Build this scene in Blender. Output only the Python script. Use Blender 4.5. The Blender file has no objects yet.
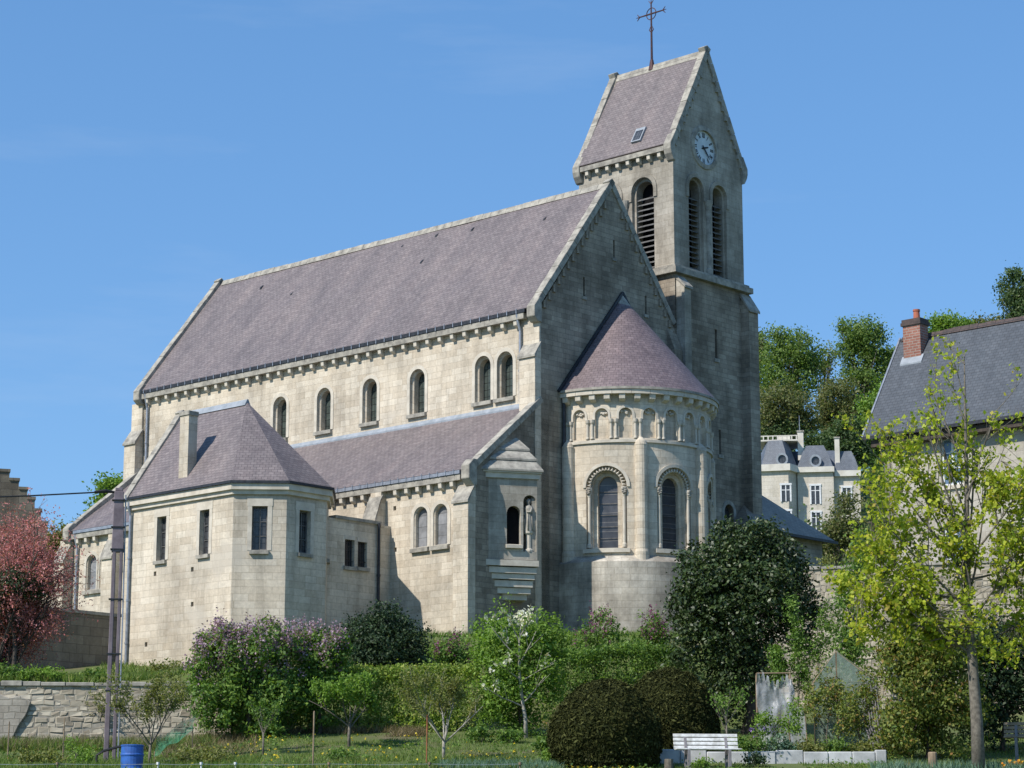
import bpy, bmesh, math, random
import numpy as np
from mathutils import Vector, Matrix, noise
from mathutils.geometry import tessellate_polygon

# ------------------------------------------------------------------ camera, sky, sun, exposure
S = bpy.context.scene
COL = S.collection
R = math.radians
F_PX = 2330.0
PITCH = math.atan2(486.0, F_PX)
cam_data = bpy.data.cameras.new('camera')
cam_data.sensor_width = 36.0
cam_data.lens = F_PX / 1024.0 * 36.0
cam_data.clip_start = 0.5
cam_data.clip_end = 6000.0
cam = bpy.data.objects.new('camera', cam_data)
COL.objects.link(cam)
cam.location = (0, 0, 0)
cam.rotation_euler = (math.pi / 2 + PITCH, 0, 0)
S.camera = cam
S.render.resolution_x, S.render.resolution_y = 1024, 768

SUN_EL = R(45.0)
SUN_AZ = R(218.0)                      # mathematical angle of the direction towards the sun
wd = bpy.data.worlds.new('World')
S.world = wd
wd.use_nodes = True
wn = wd.node_tree
sky = wn.nodes.new('ShaderNodeTexSky')
sky.sky_type = 'NISHITA'
sky.sun_disc = False
sky.sun_elevation = SUN_EL
sky.sun_rotation = math.atan2(math.cos(SUN_AZ), math.sin(SUN_AZ)) % (2 * math.pi)
sky.altitude = 0
sky.air_density = 1.0
sky.dust_density = 0.1
sky.ozone_density = 3.0
hs_ = wn.nodes.new('ShaderNodeHueSaturation')
hs_.inputs['Saturation'].default_value = 1.2
wn.links.new(sky.outputs[0], hs_.inputs['Color'])
gm_ = wn.nodes.new('ShaderNodeGamma')          # flatter gradient towards the zenith, as in the photograph
gm_.inputs['Gamma'].default_value = 0.55
wn.links.new(hs_.outputs[0], gm_.inputs['Color'])
tint = wn.nodes.new('ShaderNodeMix')
tint.data_type = 'RGBA'
tint.blend_type = 'MULTIPLY'
tint.inputs[0].default_value = 1.0
tint.inputs[7].default_value = (1.05, 1.50, 2.05, 1)
wn.links.new(gm_.outputs[0], tint.inputs[6])
# a faint high wisp of cloud
wtc = wn.nodes.new('ShaderNodeTexCoord')
wmp = wn.nodes.new('ShaderNodeMapping')
wmp.inputs['Scale'].default_value = (2.2, 2.2, 14.0)
wmp.inputs['Location'].default_value = (0.35, 0.0, 0.9)
wns = wn.nodes.new('ShaderNodeTexNoise')
wns.inputs['Scale'].default_value = 1.6
wns.inputs['Detail'].default_value = 7
wns.inputs['Roughness'].default_value = 0.6
wrp = wn.nodes.new('ShaderNodeValToRGB')
wrp.color_ramp.elements[0].position = 0.57
wrp.color_ramp.elements[0].color = (0, 0, 0, 1)
wrp.color_ramp.elements[1].position = 0.85
wrp.color_ramp.elements[1].color = (0.16, 0.16, 0.16, 1)
wn.links.new(wtc.outputs['Generated'], wmp.inputs[0])
wn.links.new(wmp.outputs[0], wns.inputs['Vector'])
wn.links.new(wns.outputs[0], wrp.inputs[0])
wmx = wn.nodes.new('ShaderNodeMix')
wmx.data_type = 'RGBA'
wmx.inputs[7].default_value = (4.2, 4.8, 5.6, 1)
wn.links.new(wrp.outputs[0], wmx.inputs[0])
wn.links.new(tint.outputs[2], wmx.inputs[6])
wn.links.new(wmx.outputs[2], wn.nodes['Background'].inputs[0])
wn.nodes['Background'].inputs[1].default_value = 0.15
sl = bpy.data.lights.new('sun', 'SUN')
sl.energy = 5.0
sl.angle = R(0.53)
sl.color = (1.0, 0.95, 0.87)
sun = bpy.data.objects.new('sun', sl)
COL.objects.link(sun)
sd = Vector((math.cos(SUN_AZ) * math.cos(SUN_EL), math.sin(SUN_AZ) * math.cos(SUN_EL), math.sin(SUN_EL)))
sun.rotation_euler = (-sd).to_track_quat('-Z', 'Y').to_euler()
sun.location = (0, 0, 60)
vs = S.view_settings
vs.view_transform = 'Standard'
vs.look = 'None'
vs.exposure = 0.1
vs.gamma = 1.0
vs.use_curve_mapping = False
S.render.engine = 'CYCLES'
S.cycles.max_bounces = 6
S.cycles.transparent_max_bounces = 8

# ------------------------------------------------------------------ small helpers
RNG = random.Random(7)
NR = np.random.RandomState(11)
ROT = Matrix.Rotation(PITCH, 3, 'X')


def at(px, py, D):
    """world point seen at pixel (px, py) of the 1024x768 frame, D metres ahead"""
    d = ROT @ Vector(((px - 512) / F_PX, 1.0, -(py - 384) / F_PX))
    return d * (D / d.y)


def wx(px, D):
    return at(px, 700, D).x


def interp(x, pts):
    if x <= pts[0][0]:
        return pts[0][1]
    for (a, b), (c, d) in zip(pts, pts[1:]):
        if x <= c:
            return b + (d - b) * (x - a) / (c - a)
    return pts[-1][1]


def sstep(a, b, x):
    t = min(1.0, max(0.0, (x - a) / (b - a)))
    return t * t * (3 - 2 * t)


LOWP = [(-40, -2.2), (0, -1.7), (30, -0.9), (45, 0.7), (58, 2.2), (62, 2.62), (66, 3.15), (70, 3.8), (74, 4.4), (82, 5.6), (90, 6.6), (110, 8)]
LOWL = [(-40, -2.2), (0, -1.7), (30, -0.9), (45, 0.7), (58, 2.15), (62, 2.6), (66, 3.0), (72, 3.7), (82, 5.0), (90, 6.2), (110, 8)]
UPL = [(70, 5.5), (72, 5.65), (80, 6.4), (87, 7.45), (95, 8.2), (110, 8.6), (150, 8.0), (300, 4), (3000, -5)]
UPC = [(70, 6.9), (82, 8.0), (88, 8.6), (110, 9.2), (150, 9.4), (300, 6), (3000, -5)]
HILL = [(108, 0), (140, 3.5), (200, 15), (240, 25), (300, 44), (420, 66), (700, 85), (3000, 90)]


def ground(x, y):
    kl = sstep(-11, -6.5, x)
    lo = interp(y, LOWP) * kl + interp(y, LOWL) * (1 - kl)
    k = sstep(-12, -5, x)
    up = interp(y, UPL) * (1 - k) + interp(y, UPC) * k
    if x < -8.4:
        b = sstep(71.9, 72.5, y)
    elif x < 7.6:
        j = sstep(-8.4, -7.6, x)
        b = sstep(71.9 + 1.3 * j, 72.5 + 8.5 * j, y)
    else:
        j = sstep(7.6, 8.6, x)
        b = sstep(73.2 + 8.9 * j, 81.0 + 1.5 * j, y)
    z = lo * (1 - b) + up * b
    if y > 108:
        z += interp(y, HILL) * sstep(0.015, 0.105, x / y)
    return z


def gp(px, D, dz=0.0):
    x = wx(px, D)
    return Vector((x, D, ground(x, D) + dz))


class MB:
    """collects polygons of one mesh"""

    def __init__(self):
        self.v, self.f, self.uv, self.m = [], [], [], []

    def face(self, pts, uv=None, m=0):
        i = len(self.v)
        self.v.extend(tuple(p) for p in pts)
        self.f.append(tuple(range(i, i + len(pts))))
        self.uv.append(uv)
        self.m.append(m)

    def box(self, x0, x1, y0, y1, z0, z1, m=0):
        p = [Vector((x, y, z)) for z in (z0, z1) for y in (y0, y1) for x in (x0, x1)]
        for q in ((0, 2, 3, 1), (4, 5, 7, 6), (0, 1, 5, 4), (2, 6, 7, 3), (0, 4, 6, 2), (1, 3, 7, 5)):
            self.face([p[k] for k in q], m=m)

    def hexa(self, p, m=0):
        """eight points: bottom four counter-clockwise, top four"""
        for q in ((3, 2, 1, 0), (4, 5, 6, 7), (0, 1, 5, 4), (1, 2, 6, 5), (2, 3, 7, 6), (3, 0, 4, 7)):
            self.face([p[k] for k in q], m=m)

    def prism(self, poly, a, b, axis, m=0):
        """2D polygon extruded along an axis ('x': (y,z), 'y': (x,z), 'z': (x,y))"""
        def P(q, t):
            return {'x': (t, q[0], q[1]), 'y': (q[0], t, q[1]), 'z': (q[0], q[1], t)}[axis]
        n = len(poly)
        area = sum(poly[i][0] * poly[(i + 1) % n][1] - poly[(i + 1) % n][0] * poly[i][1] for i in range(n))
        if axis == 'y':
            area = -area
        if area < 0:
            poly = poly[::-1]
        self.face([P(q, a) for q in poly[::-1]], m=m)
        self.face([P(q, b) for q in poly], m=m)
        for i in range(n):
            q, r = poly[i], poly[(i + 1) % n]
            self.face([P(q, a), P(r, a), P(r, b), P(q, b)], m=m)

    def tube(self, pts, rads, n=6, m=0, cap=True):
        pts = [Vector(p) for p in pts]
        rings = []
        ref = None
        for i, p in enumerate(pts):
            d = (pts[min(i + 1, len(pts) - 1)] - pts[max(i - 1, 0)])
            if d.length < 1e-9:
                d = Vector((0, 0, 1))
            d.normalize()
            if ref is None:
                ref = d.orthogonal().normalized()
            else:
                ref = (ref - d * ref.dot(d))
                ref = ref.normalized() if ref.length > 1e-6 else d.orthogonal().normalized()
            b = d.cross(ref)
            r = rads[i] if hasattr(rads, '__len__') else rads
            rings.append([p + (ref * math.cos(t) + b * math.sin(t)) * r for t in (2 * math.pi * k / n for k in range(n))])
        for a, b in zip(rings, rings[1:]):
            for k in range(n):
                self.face([a[k], a[(k + 1) % n], b[(k + 1) % n], b[k]], m=m)
        if cap:
            self.face(rings[0][::-1], m=m)
            self.face(rings[-1], m=m)

    def lathe(self, prof, c=(0, 0, 0), n=16, a0=0.0, a1=2 * math.pi, m=0):
        cx, cy, cz = c
        for (r0, z0), (r1, z1) in zip(prof, prof[1:]):
            for k in range(n):
                s, t = a0 + (a1 - a0) * k / n, a0 + (a1 - a0) * (k + 1) / n
                q = [(cx + r0 * math.cos(s), cy + r0 * math.sin(s), cz + z0), (cx + r0 * math.cos(t), cy + r0 * math.sin(t), cz + z0),
                     (cx + r1 * math.cos(t), cy + r1 * math.sin(t), cz + z1), (cx + r1 * math.cos(s), cy + r1 * math.sin(s), cz + z1)]
                rm = max(r0, r1)
                sl_ = math.hypot(r1 - r0, z1 - z0)
                if r0 < 1e-6:
                    q = q[1:]
                    self.face(q, m=m)
                elif r1 < 1e-6:
                    self.face(q[:3], m=m)
                else:
                    self.face(q, [(s * rm, z0), (t * rm, z0), (t * rm, z0 + sl_), (s * rm, z0 + sl_)], m=m)

    def build(self, name, mat, parent=None, smooth=False, bevel=0.0):
        me = bpy.data.meshes.new(name)
        me.from_pydata(self.v, [], self.f)
        mats = mat if isinstance(mat, (list, tuple)) else [mat]
        for k in mats:
            me.materials.append(k)
        if len(mats) > 1:
            me.polygons.foreach_set('material_index', self.m)
        ul = me.uv_layers.new(name='UVMap')
        data = np.zeros(len(me.loops) * 2)
        Z = Vector((0, 0, 1))
        for p, uv in zip(me.polygons, self.uv):
            n = p.normal
            if uv is None:
                t = Z.cross(n)
                if t.length < 0.05:
                    t, b = Vector((1, 0, 0)), Vector((0, 1, 0))
                else:
                    t.normalize()
                    b = n.cross(t)
                uv = [(Vector(self.v[i]).dot(t), Vector(self.v[i]).dot(b)) for i in p.vertices]
            for k, li in enumerate(p.loop_indices):
                data[2 * li], data[2 * li + 1] = uv[k]
        ul.data.foreach_set('uv', data)
        if smooth:
            bm = bmesh.new()
            bm.from_mesh(me)
            bmesh.ops.remove_doubles(bm, verts=bm.verts, dist=1e-4)
            for f in bm.faces:
                f.smooth = True
            bm.to_mesh(me)
            bm.free()
        o = bpy.data.objects.new(name, me)
        COL.objects.link(o)
        if parent is not None:
            o.parent = parent
        if bevel:
            bm = bmesh.new()
            bm.from_mesh(me)
            bmesh.ops.remove_doubles(bm, verts=bm.verts, dist=1e-4)
            bmesh.ops.bevel(bm, geom=[e for e in bm.edges if len(e.link_faces) == 2 and e.calc_face_angle(0) > 0.5], offset=bevel, segments=1, affect='EDGES')
            bm.to_mesh(me)
            bm.free()
        return o


def tag(o, label, cat, group=None):
    o['label'] = label
    o['category'] = cat
    if group:
        o['group'] = group
    return o


def thing(name, label, cat, loc=(0, 0, 0), rz=0.0, group=None):
    o = bpy.data.objects.new(name, None)
    o.empty_display_size = 0.3
    COL.objects.link(o)
    o.location = loc
    o.rotation_euler = (0, 0, rz)
    return tag(o, label, cat, group)


def kind(o, k):
    o['kind'] = k
    return o


# ------------------------------------------------------------------ materials
def new_mat(name):
    m = bpy.data.materials.new(name)
    m.use_nodes = True
    nt = m.node_tree
    return m, nt, nt.nodes['Principled BSDF']


def N(nt, t, **kw):
    n = nt.nodes.new(t)
    for k, v in kw.items():
        if k.startswith('i_'):
            n.inputs[k[2:].replace('_', ' ')].default_value = v
        else:
            setattr(n, k, v)
    return n


def ramp(nt, stops, src=None):
    r = nt.nodes.new('ShaderNodeValToRGB')
    e = r.color_ramp.elements
    while len(e) < len(stops):
        e.new(0.5)
    for k, (p, c) in enumerate(stops):
        e[k].position = p
        e[k].color = (c[0], c[1], c[2], 1) if hasattr(c, '__len__') else (c, c, c, 1)
    if src is not None:
        nt.links.new(src, r.inputs[0])
    return r


def mixc(nt, mode, fac, a, b):
    m = nt.nodes.new('ShaderNodeMix')
    m.data_type = 'RGBA'
    m.blend_type = mode
    for sock, v in ((m.inputs[0], fac), (m.inputs[6], a), (m.inputs[7], b)):
        if hasattr(v, 'is_output'):
            nt.links.new(v, sock)
        elif hasattr(v, '__len__'):
            sock.default_value = (v[0], v[1], v[2], 1)
        else:
            sock.default_value = v
    return m.outputs[2]


def coords(nt, out='Object', scale=(1, 1, 1)):
    tc = nt.nodes.new('ShaderNodeTexCoord')
    mp = nt.nodes.new('ShaderNodeMapping')
    mp.inputs['Scale'].default_value = scale
    nt.links.new(tc.outputs[out], mp.inputs[0])
    return mp.outputs[0]


def noise_n(nt, vec, scale, detail=5, rough=0.6):
    n = N(nt, 'ShaderNodeTexNoise')
    n.inputs['Scale'].default_value = scale
    n.inputs['Detail'].default_value = detail
    n.inputs['Roughness'].default_value = rough
    nt.links.new(vec, n.inputs['Vector'])
    return n.outputs[0]


def bump(nt, bsdf, h, strength=0.4, dist=0.02):
    b = nt.nodes.new('ShaderNodeBump')
    b.inputs['Strength'].default_value = strength
    b.inputs['Distance'].default_value = dist
    nt.links.new(h, b.inputs['Height'])
    nt.links.new(b.outputs[0], bsdf.inputs['Normal'])


def masonry(name, c1, c2, mortar, row=0.3, width=0.62, joint=0.012, stain=(0.55, 0.54, 0.52), stain_amt=0.6, dirt_lo=0.5, streak=0.4, warp=0.0, bump_s=0.35, rough=0.9, repair=None):
    m, nt, b = new_mat(name)
    uv = coords(nt, 'UV')
    if warp:
        wn_ = N(nt, 'ShaderNodeTexNoise')
        wn_.inputs['Scale'].default_value = 2.2
        nt.links.new(uv, wn_.inputs['Vector'])
        sub = N(nt, 'ShaderNodeVectorMath', operation='SUBTRACT')
        sub.inputs[1].default_value = (0.5, 0.5, 0.5)
        nt.links.new(wn_.outputs['Color'], sub.inputs[0])
        sc = N(nt, 'ShaderNodeVectorMath', operation='SCALE')
        sc.inputs['Scale'].default_value = warp
        nt.links.new(sub.outputs[0], sc.inputs[0])
        ad = N(nt, 'ShaderNodeVectorMath', operation='ADD')
        nt.links.new(uv, ad.inputs[0])
        nt.links.new(sc.outputs[0], ad.inputs[1])
        uv = ad.outputs[0]
    br = N(nt, 'ShaderNodeTexBrick')
    br.offset = 0.5
    br.offset_frequency = 2
    br.squash = 1.35
    br.squash_frequency = 3
    for k, v in (('Scale', 1.0), ('Brick Width', width), ('Row Height', row), ('Mortar Size', joint), ('Mortar Smooth', 0.3), ('Bias', 0.0)):
        br.inputs[k].default_value = v
    br.inputs['Color1'].default_value = (*c1, 1)
    br.inputs['Color2'].default_value = (*c2, 1)
    br.inputs['Mortar'].default_value = (*mortar, 1)
    nt.links.new(uv, br.inputs['Vector'])
    ob = coords(nt)
    n1 = noise_n(nt, ob, 0.45, 6, 0.65)
    st = ramp(nt, [(dirt_lo - 0.12, stain), (dirt_lo + 0.12, (1, 1, 1))], n1)
    col = mixc(nt, 'MULTIPLY', stain_amt, br.outputs[0], st.outputs[0])
    n2 = noise_n(nt, coords(nt, 'Object', (1.0, 1.0, 0.12)), 1.4, 4, 0.7)
    sk_ = ramp(nt, [(0.38, (0.62, 0.62, 0.62)), (0.56, (1, 1, 1))], n2)
    col = mixc(nt, 'MULTIPLY', streak, col, sk_.outputs[0])
    n3 = noise_n(nt, ob, 9.0, 5, 0.7)
    gr = ramp(nt, [(0.3, 0.80), (0.7, 1.14)], n3)
    col = mixc(nt, 'MULTIPLY', 0.8, col, gr.outputs[0])
    if repair:
        n4 = noise_n(nt, coords(nt, 'Object', (0.5, 0.5, 0.8)), 0.42, 4, 0.55)
        r4 = ramp(nt, [(0.58, (0, 0, 0)), (0.62, (0.62, 0.62, 0.62))], n4)
        col = mixc(nt, 'MIX', r4.outputs[0], col, repair)
    nt.links.new(col, b.inputs['Base Color'])
    b.inputs['Roughness'].default_value = rough
    ad = N(nt, 'ShaderNodeMath', operation='MULTIPLY_ADD')
    ad.inputs[1].default_value = -1.0
    nt.links.new(br.outputs['Fac'], ad.inputs[0])
    nt.links.new(n3, ad.inputs[2])
    bump(nt, b, ad.outputs[0], bump_s, 0.015)
    return m


def plain(name, c, c2=None, scale=6.0, rough=0.8, metal=0.0, bump_s=0.15, spec=0.5):
    m, nt, b = new_mat(name)
    c2 = c2 or tuple(k * 0.7 for k in c)
    n = noise_n(nt, coords(nt), scale, 6, 0.65)
    r = ramp(nt, [(0.36, c2), (0.64, c)], n)
    nt.links.new(r.outputs[0], b.inputs['Base Color'])
    b.inputs['Roughness'].default_value = rough
    b.inputs['Metallic'].default_value = metal
    b.inputs['Specular IOR Level'].default_value = spec
    bump(nt, b, n, bump_s, 0.01)
    return m


def slate(name, c1, c2, row=0.145, width=0.22, rough=0.55, streaks=True):
    m, nt, b = new_mat(name)
    uv = coords(nt, 'UV')
    br = N(nt, 'ShaderNodeTexBrick')
    for k, v in (('Scale', 1.0), ('Brick Width', width), ('Row Height', row), ('Mortar Size', 0.011), ('Mortar Smooth', 0.3)):
        br.inputs[k].default_value = v
    br.inputs['Color1'].default_value = (*c1, 1)
    br.inputs['Color2'].default_value = (*c2, 1)
    br.inputs['Mortar'].default_value = (c1[0] * 0.55, c1[1] * 0.55, c1[2] * 0.55, 1)
    nt.links.new(uv, br.inputs['Vector'])
    n1 = noise_n(nt, coords(nt, 'UV', (0.9, 0.35, 1)), 0.9, 7, 0.7)
    r1 = ramp(nt, [(0.3, (0.70, 0.71, 0.73)), (0.5, (1, 1, 1)), (0.72, (1.34, 1.30, 1.25))], n1)
    col = mixc(nt, 'MULTIPLY', 0.9, br.outputs[0], r1.outputs[0])
    if streaks:
        n2 = noise_n(nt, coords(nt, 'UV', (3.0, 0.22, 1)), 1.0, 5, 0.65)
        r2 = ramp(nt, [(0.57, (0, 0, 0)), (0.74, (0.45, 0.45, 0.42))], n2)
        col = mixc(nt, 'MIX', r2.outputs[0], col, (c1[0] * 1.5, c1[1] * 1.6, c1[2] * 1.5))
    n3 = noise_n(nt, coords(nt, 'UV', (4.2, 6.0, 1)), 1.0, 2, 0.6)
    r3 = ramp(nt, [(0.3, 0.80), (0.7, 1.18)], n3)
    col = mixc(nt, 'MULTIPLY', 0.8, col, r3.outputs[0])
    nt.links.new(col, b.inputs['Base Color'])
    b.inputs['Roughness'].default_value = rough
    inv = N(nt, 'ShaderNodeMath', operation='MULTIPLY_ADD')
    inv.inputs[1].default_value = -1.0
    nt.links.new(br.outputs['Fac'], inv.inputs[0])
    nt.links.new(n3, inv.inputs[2])
    bump(nt, b, inv.outputs[0], 0.35, 0.012)
    return m


def leaded(name, c, line, sx, sy, rough=0.25):
    """glass with came or glazing-bar grid"""
    m, nt, b = new_mat(name)
    br = N(nt, 'ShaderNodeTexBrick')
    br.offset = 0.0
    for k, v in (('Scale', 1.0), ('Brick Width', sx), ('Row Height', sy), ('Mortar Size', 0.012), ('Mortar Smooth', 0.1)):
        br.inputs[k].default_value = v
    br.inputs['Color1'].default_value = (*c, 1)
    br.inputs['Color2'].default_value = (c[0] * 1.5, c[1] * 1.5, c[2] * 1.5, 1)
    br.inputs['Mortar'].default_value = (*line, 1)
    nt.links.new(coords(nt, 'UV'), br.inputs['Vector'])
    n = noise_n(nt, coords(nt), 3.0, 3)
    r = ramp(nt, [(0.3, 0.7), (0.7, 1.3)], n)
    nt.links.new(mixc(nt, 'MULTIPLY', 1.0, br.outputs[0], r.outputs[0]), b.inputs['Base Color'])
    b.inputs['Roughness'].default_value = rough
    bump(nt, b, n, 0.2, 0.02)
    return m


def leafmat(name, stops, transl=0.35, rough=0.55, spec=0.3, gain=1.35):
    m, nt, b = new_mat(name)
    g = nt.nodes.new('ShaderNodeNewGeometry')
    r = ramp(nt, [(q, tuple(min(.8, k * gain) for k in c)) for q, c in stops], g.outputs['Random Per Island'])
    n = noise_n(nt, coords(nt), 1.3, 3)
    v = ramp(nt, [(0.3, 0.72), (0.7, 1.25)], n)
    col = mixc(nt, 'MULTIPLY', 0.9, r.outputs[0], v.outputs[0])
    nt.links.new(col, b.inputs['Base Color'])
    b.inputs['Roughness'].default_value = rough
    b.inputs['Specular IOR Level'].default_value = spec
    if transl:
        tr = nt.nodes.new('ShaderNodeBsdfTranslucent')
        nt.links.new(mixc(nt, 'MULTIPLY', 1.0, col, (1.25, 1.3, 0.6)), tr.inputs[0])
        mx = nt.nodes.new('ShaderNodeMixShader')
        mx.inputs[0].default_value = transl
        nt.links.new(b.outputs[0], mx.inputs[1])
        nt.links.new(tr.outputs[0], mx.inputs[2])
        nt.links.new(mx.outputs[0], nt.nodes['Material Output'].inputs[0])
    return m


M = {}
M['stone'] = masonry('ashlar_stone', (0.59, 0.50, 0.382), (0.70, 0.617, 0.495), (0.48, 0.405, 0.305), 0.255, 0.56, 0.009, (0.60, 0.60, 0.60), 0.8, 0.46, 0.6, repair=(0.52, 0.465, 0.385))
M['stone_plinth'] = masonry('stained_plinth_ashlar', (0.55, 0.49, 0.40), (0.63, 0.575, 0.485), (0.45, 0.395, 0.315), 0.255, 0.56, 0.009, (0.38, 0.37, 0.36), 0.9, 0.5, 0.8)
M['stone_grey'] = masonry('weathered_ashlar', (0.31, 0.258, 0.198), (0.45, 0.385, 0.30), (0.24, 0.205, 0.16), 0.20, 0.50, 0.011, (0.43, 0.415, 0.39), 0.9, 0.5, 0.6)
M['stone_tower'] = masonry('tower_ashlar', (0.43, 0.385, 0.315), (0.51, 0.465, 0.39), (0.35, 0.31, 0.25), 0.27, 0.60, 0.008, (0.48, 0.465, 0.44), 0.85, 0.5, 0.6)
M['trim'] = plain('dressed_stone', (0.62, 0.56, 0.465), (0.46, 0.41, 0.335), 2.2, 0.9, 0, 0.25)
M['trim_grey'] = plain('lichened_coping_stone', (0.41, 0.38, 0.32), (0.20, 0.185, 0.16), 3.0, 0.95, 0, 0.4)
M['slate'] = slate('violet_slate', (0.150, 0.121, 0.119), (0.196, 0.163, 0.158))
M['slate_cone'] = slate('violet_slate_cone', (0.146, 0.108, 0.112), (0.196, 0.150, 0.153))
M['slate_blue'] = slate('blue_slate', (0.050, 0.060, 0.074), (0.070, 0.080, 0.095), streaks=True)
M['slate_mansion'] = slate('mansion_slate', (0.10, 0.115, 0.14), (0.13, 0.145, 0.17))
M['slate_grey'] = slate('old_grey_slate', (0.24, 0.19, 0.14), (0.29, 0.235, 0.18))
M['zinc'] = plain('weathered_zinc', (0.33, 0.36, 0.41), (0.2, 0.22, 0.26), 5, 0.5, 0.3, 0.05)
M['lead'] = plain('pale_lead_flashing', (0.32, 0.345, 0.38), (0.22, 0.245, 0.27), 3, 0.6, 0.1, 0.1)
M['darkmetal'] = plain('dark_gutter_metal', (0.045, 0.048, 0.055), (0.02, 0.02, 0.024), 7, 0.5, 0.3, 0.05)
M['iron'] = plain('rusted_iron', (0.11, 0.055, 0.05), (0.05, 0.03, 0.04), 9, 0.7, 0.4, 0.2)
M['black'] = plain('black_iron', (0.02, 0.02, 0.022), (0.012, 0.012, 0.014), 5, 0.6, 0.2, 0.0)
M['void'] = plain('dark_interior', (0.012, 0.011, 0.012), (0.007, 0.007, 0.008), 5, 0.95, 0, 0, 0.1)
M['louvre'] = plain('grey_louvre_slate', (0.17, 0.165, 0.16), (0.08, 0.08, 0.077), 6, 0.8)
M['glass'] = leaded('leaded_nave_glass', (0.05, 0.062, 0.055), (0.014, 0.014, 0.014), 0.16, 0.28)
M['glass_aisle'] = leaded('grey_aisle_glass', (0.20, 0.20, 0.205), (0.13, 0.13, 0.13), 0.5, 0.42, 0.4)
M['glass_apse'] = leaded('dark_apse_glass', (0.045, 0.045, 0.05), (0.16, 0.15, 0.14), 1.2, 0.36)
M['glass_dark'] = leaded('dark_sacristy_glass', (0.05, 0.053, 0.058), (0.015, 0.015, 0.015), 0.13, 0.3)
M['glass_sky'] = leaded('bright_house_glass', (0.10, 0.15, 0.22), (0.08, 0.10, 0.14), 3, 3, 0.08)
M['white'] = plain('white_paint', (0.78, 0.78, 0.77), (0.6, 0.6, 0.6), 4, 0.5, 0, 0.05)
M['mansion_trim'] = plain('cream_limestone', (0.68, 0.64, 0.56), (0.52, 0.48, 0.41), .8, 0.85)
M['bench_paint'] = plain('worn_white_paint', (0.74, 0.74, 0.72), (0.45, 0.44, 0.41), 7, 0.6, 0, 0.2)
M['dial'] = plain('enamel_dial', (0.62, 0.68, 0.70), (0.5, 0.55, 0.57), 2, 0.4, 0, 0.0)
M['brick'] = masonry('red_brick', (0.27, 0.105, 0.075), (0.36, 0.165, 0.12), (0.36, 0.31, 0.27), 0.10, 0.24, 0.013, (0.6, 0.58, 0.57), 0.6, 0.5, 0.3)
M['ridge'] = plain('weathered_ridge_tile', (0.10, 0.07, 0.063), (0.05, 0.04, 0.038), 5, 0.9)
M['clay'] = plain('clay_pot', (0.42, 0.13, 0.075), (0.32, 0.10, 0.06), 6, 0.8)
M['rubble'] = masonry('rubble_stone', (0.34, 0.30, 0.245), (0.44, 0.40, 0.335), (0.29, 0.26, 0.21), 0.2, 0.34, 0.018, (0.6, 0.6, 0.6), 0.7, 0.5, 0.4, 0.10, 0.6)
M['house_wall'] = masonry('house_ashlar', (0.43, 0.39, 0.325), (0.51, 0.47, 0.40), (0.39, 0.355, 0.30), 0.3, 0.55, 0.012, (0.7, 0.69, 0.67), 0.7, 0.5, 0.3, 0.03)
M['mansion_wall'] = masonry('mansion_stone', (0.60, 0.54, 0.44), (0.66, 0.60, 0.51), (0.45, 0.40, 0.33), 0.4, 0.8, 0.01, (0.75, 0.74, 0.72), 0.6, 0.5, 0.3)
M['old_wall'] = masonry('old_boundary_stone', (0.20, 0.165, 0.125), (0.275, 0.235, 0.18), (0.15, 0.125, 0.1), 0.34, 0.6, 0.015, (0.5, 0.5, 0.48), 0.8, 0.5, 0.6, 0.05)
M['concrete'] = plain('grey_concrete', (0.25, 0.235, 0.24), (0.16, 0.145, 0.155), 3.5, 0.9, 0, 0.3)
M['pole'] = plain('purplish_pole', (0.20, 0.165, 0.185), (0.12, 0.095, 0.11), 2.5, 0.85, 0, 0.25)
M['bluedrum'] = plain('blue_plastic', (0.03, 0.13, 0.46), (0.03, 0.085, 0.30), 4, 0.5, 0, 0.1)
M['wood'] = plain('weathered_wood', (0.30, 0.22, 0.14), (0.18, 0.13, 0.085), 5, 0.85, 0, 0.3)
M['redwood'] = plain('stained_stake', (0.36, 0.13, 0.05), (0.22, 0.08, 0.035), 5, 0.85)
M['blockwall'] = plain('limewashed_block', (0.60, 0.60, 0.60), (0.36, 0.365, 0.365), 1.6, 0.9, 0, 0.4)
M['bark'] = plain('grey_bark', (0.20, 0.175, 0.14), (0.09, 0.078, 0.062), 9, 0.95, 0, 0.8)
M['bark_pale'] = plain('pale_bark', (0.40, 0.37, 0.31), (0.2, 0.185, 0.15), 7, 0.95, 0, 0.6)
M['bark_dark'] = plain('dark_bark', (0.085, 0.066, 0.052), (0.04, 0.032, 0.026), 8, 0.95, 0, 0.6)


def plastic(name, c, alpha, rough=0.3):
    m, nt, b = new_mat(name)
    n = noise_n(nt, coords(nt), 4.0, 5, 0.7)
    r = ramp(nt, [(0.35, tuple(k * 0.65 for k in c)), (0.65, c)], n)
    nt.links.new(r.outputs[0], b.inputs['Base Color'])
    b.inputs['Roughness'].default_value = rough
    al = ramp(nt, [(0.35, alpha * .65), (0.65, min(1, alpha * 1.2))], noise_n(nt, coords(nt), 1.7, 4, 0.7))
    nt.links.new(al.outputs[0], b.inputs['Alpha'])
    bump(nt, b, n, 0.6, 0.05)
    return m


M['sheet'] = plastic('clear_polythene', (0.55, 0.575, 0.60), 0.55)
M['greensheet'] = plastic('pale_green_panel', (0.24, 0.32, 0.26), 0.6)
M['net'] = plastic('green_netting', (0.03, 0.22, 0.12), 0.55, 0.7)

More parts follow.
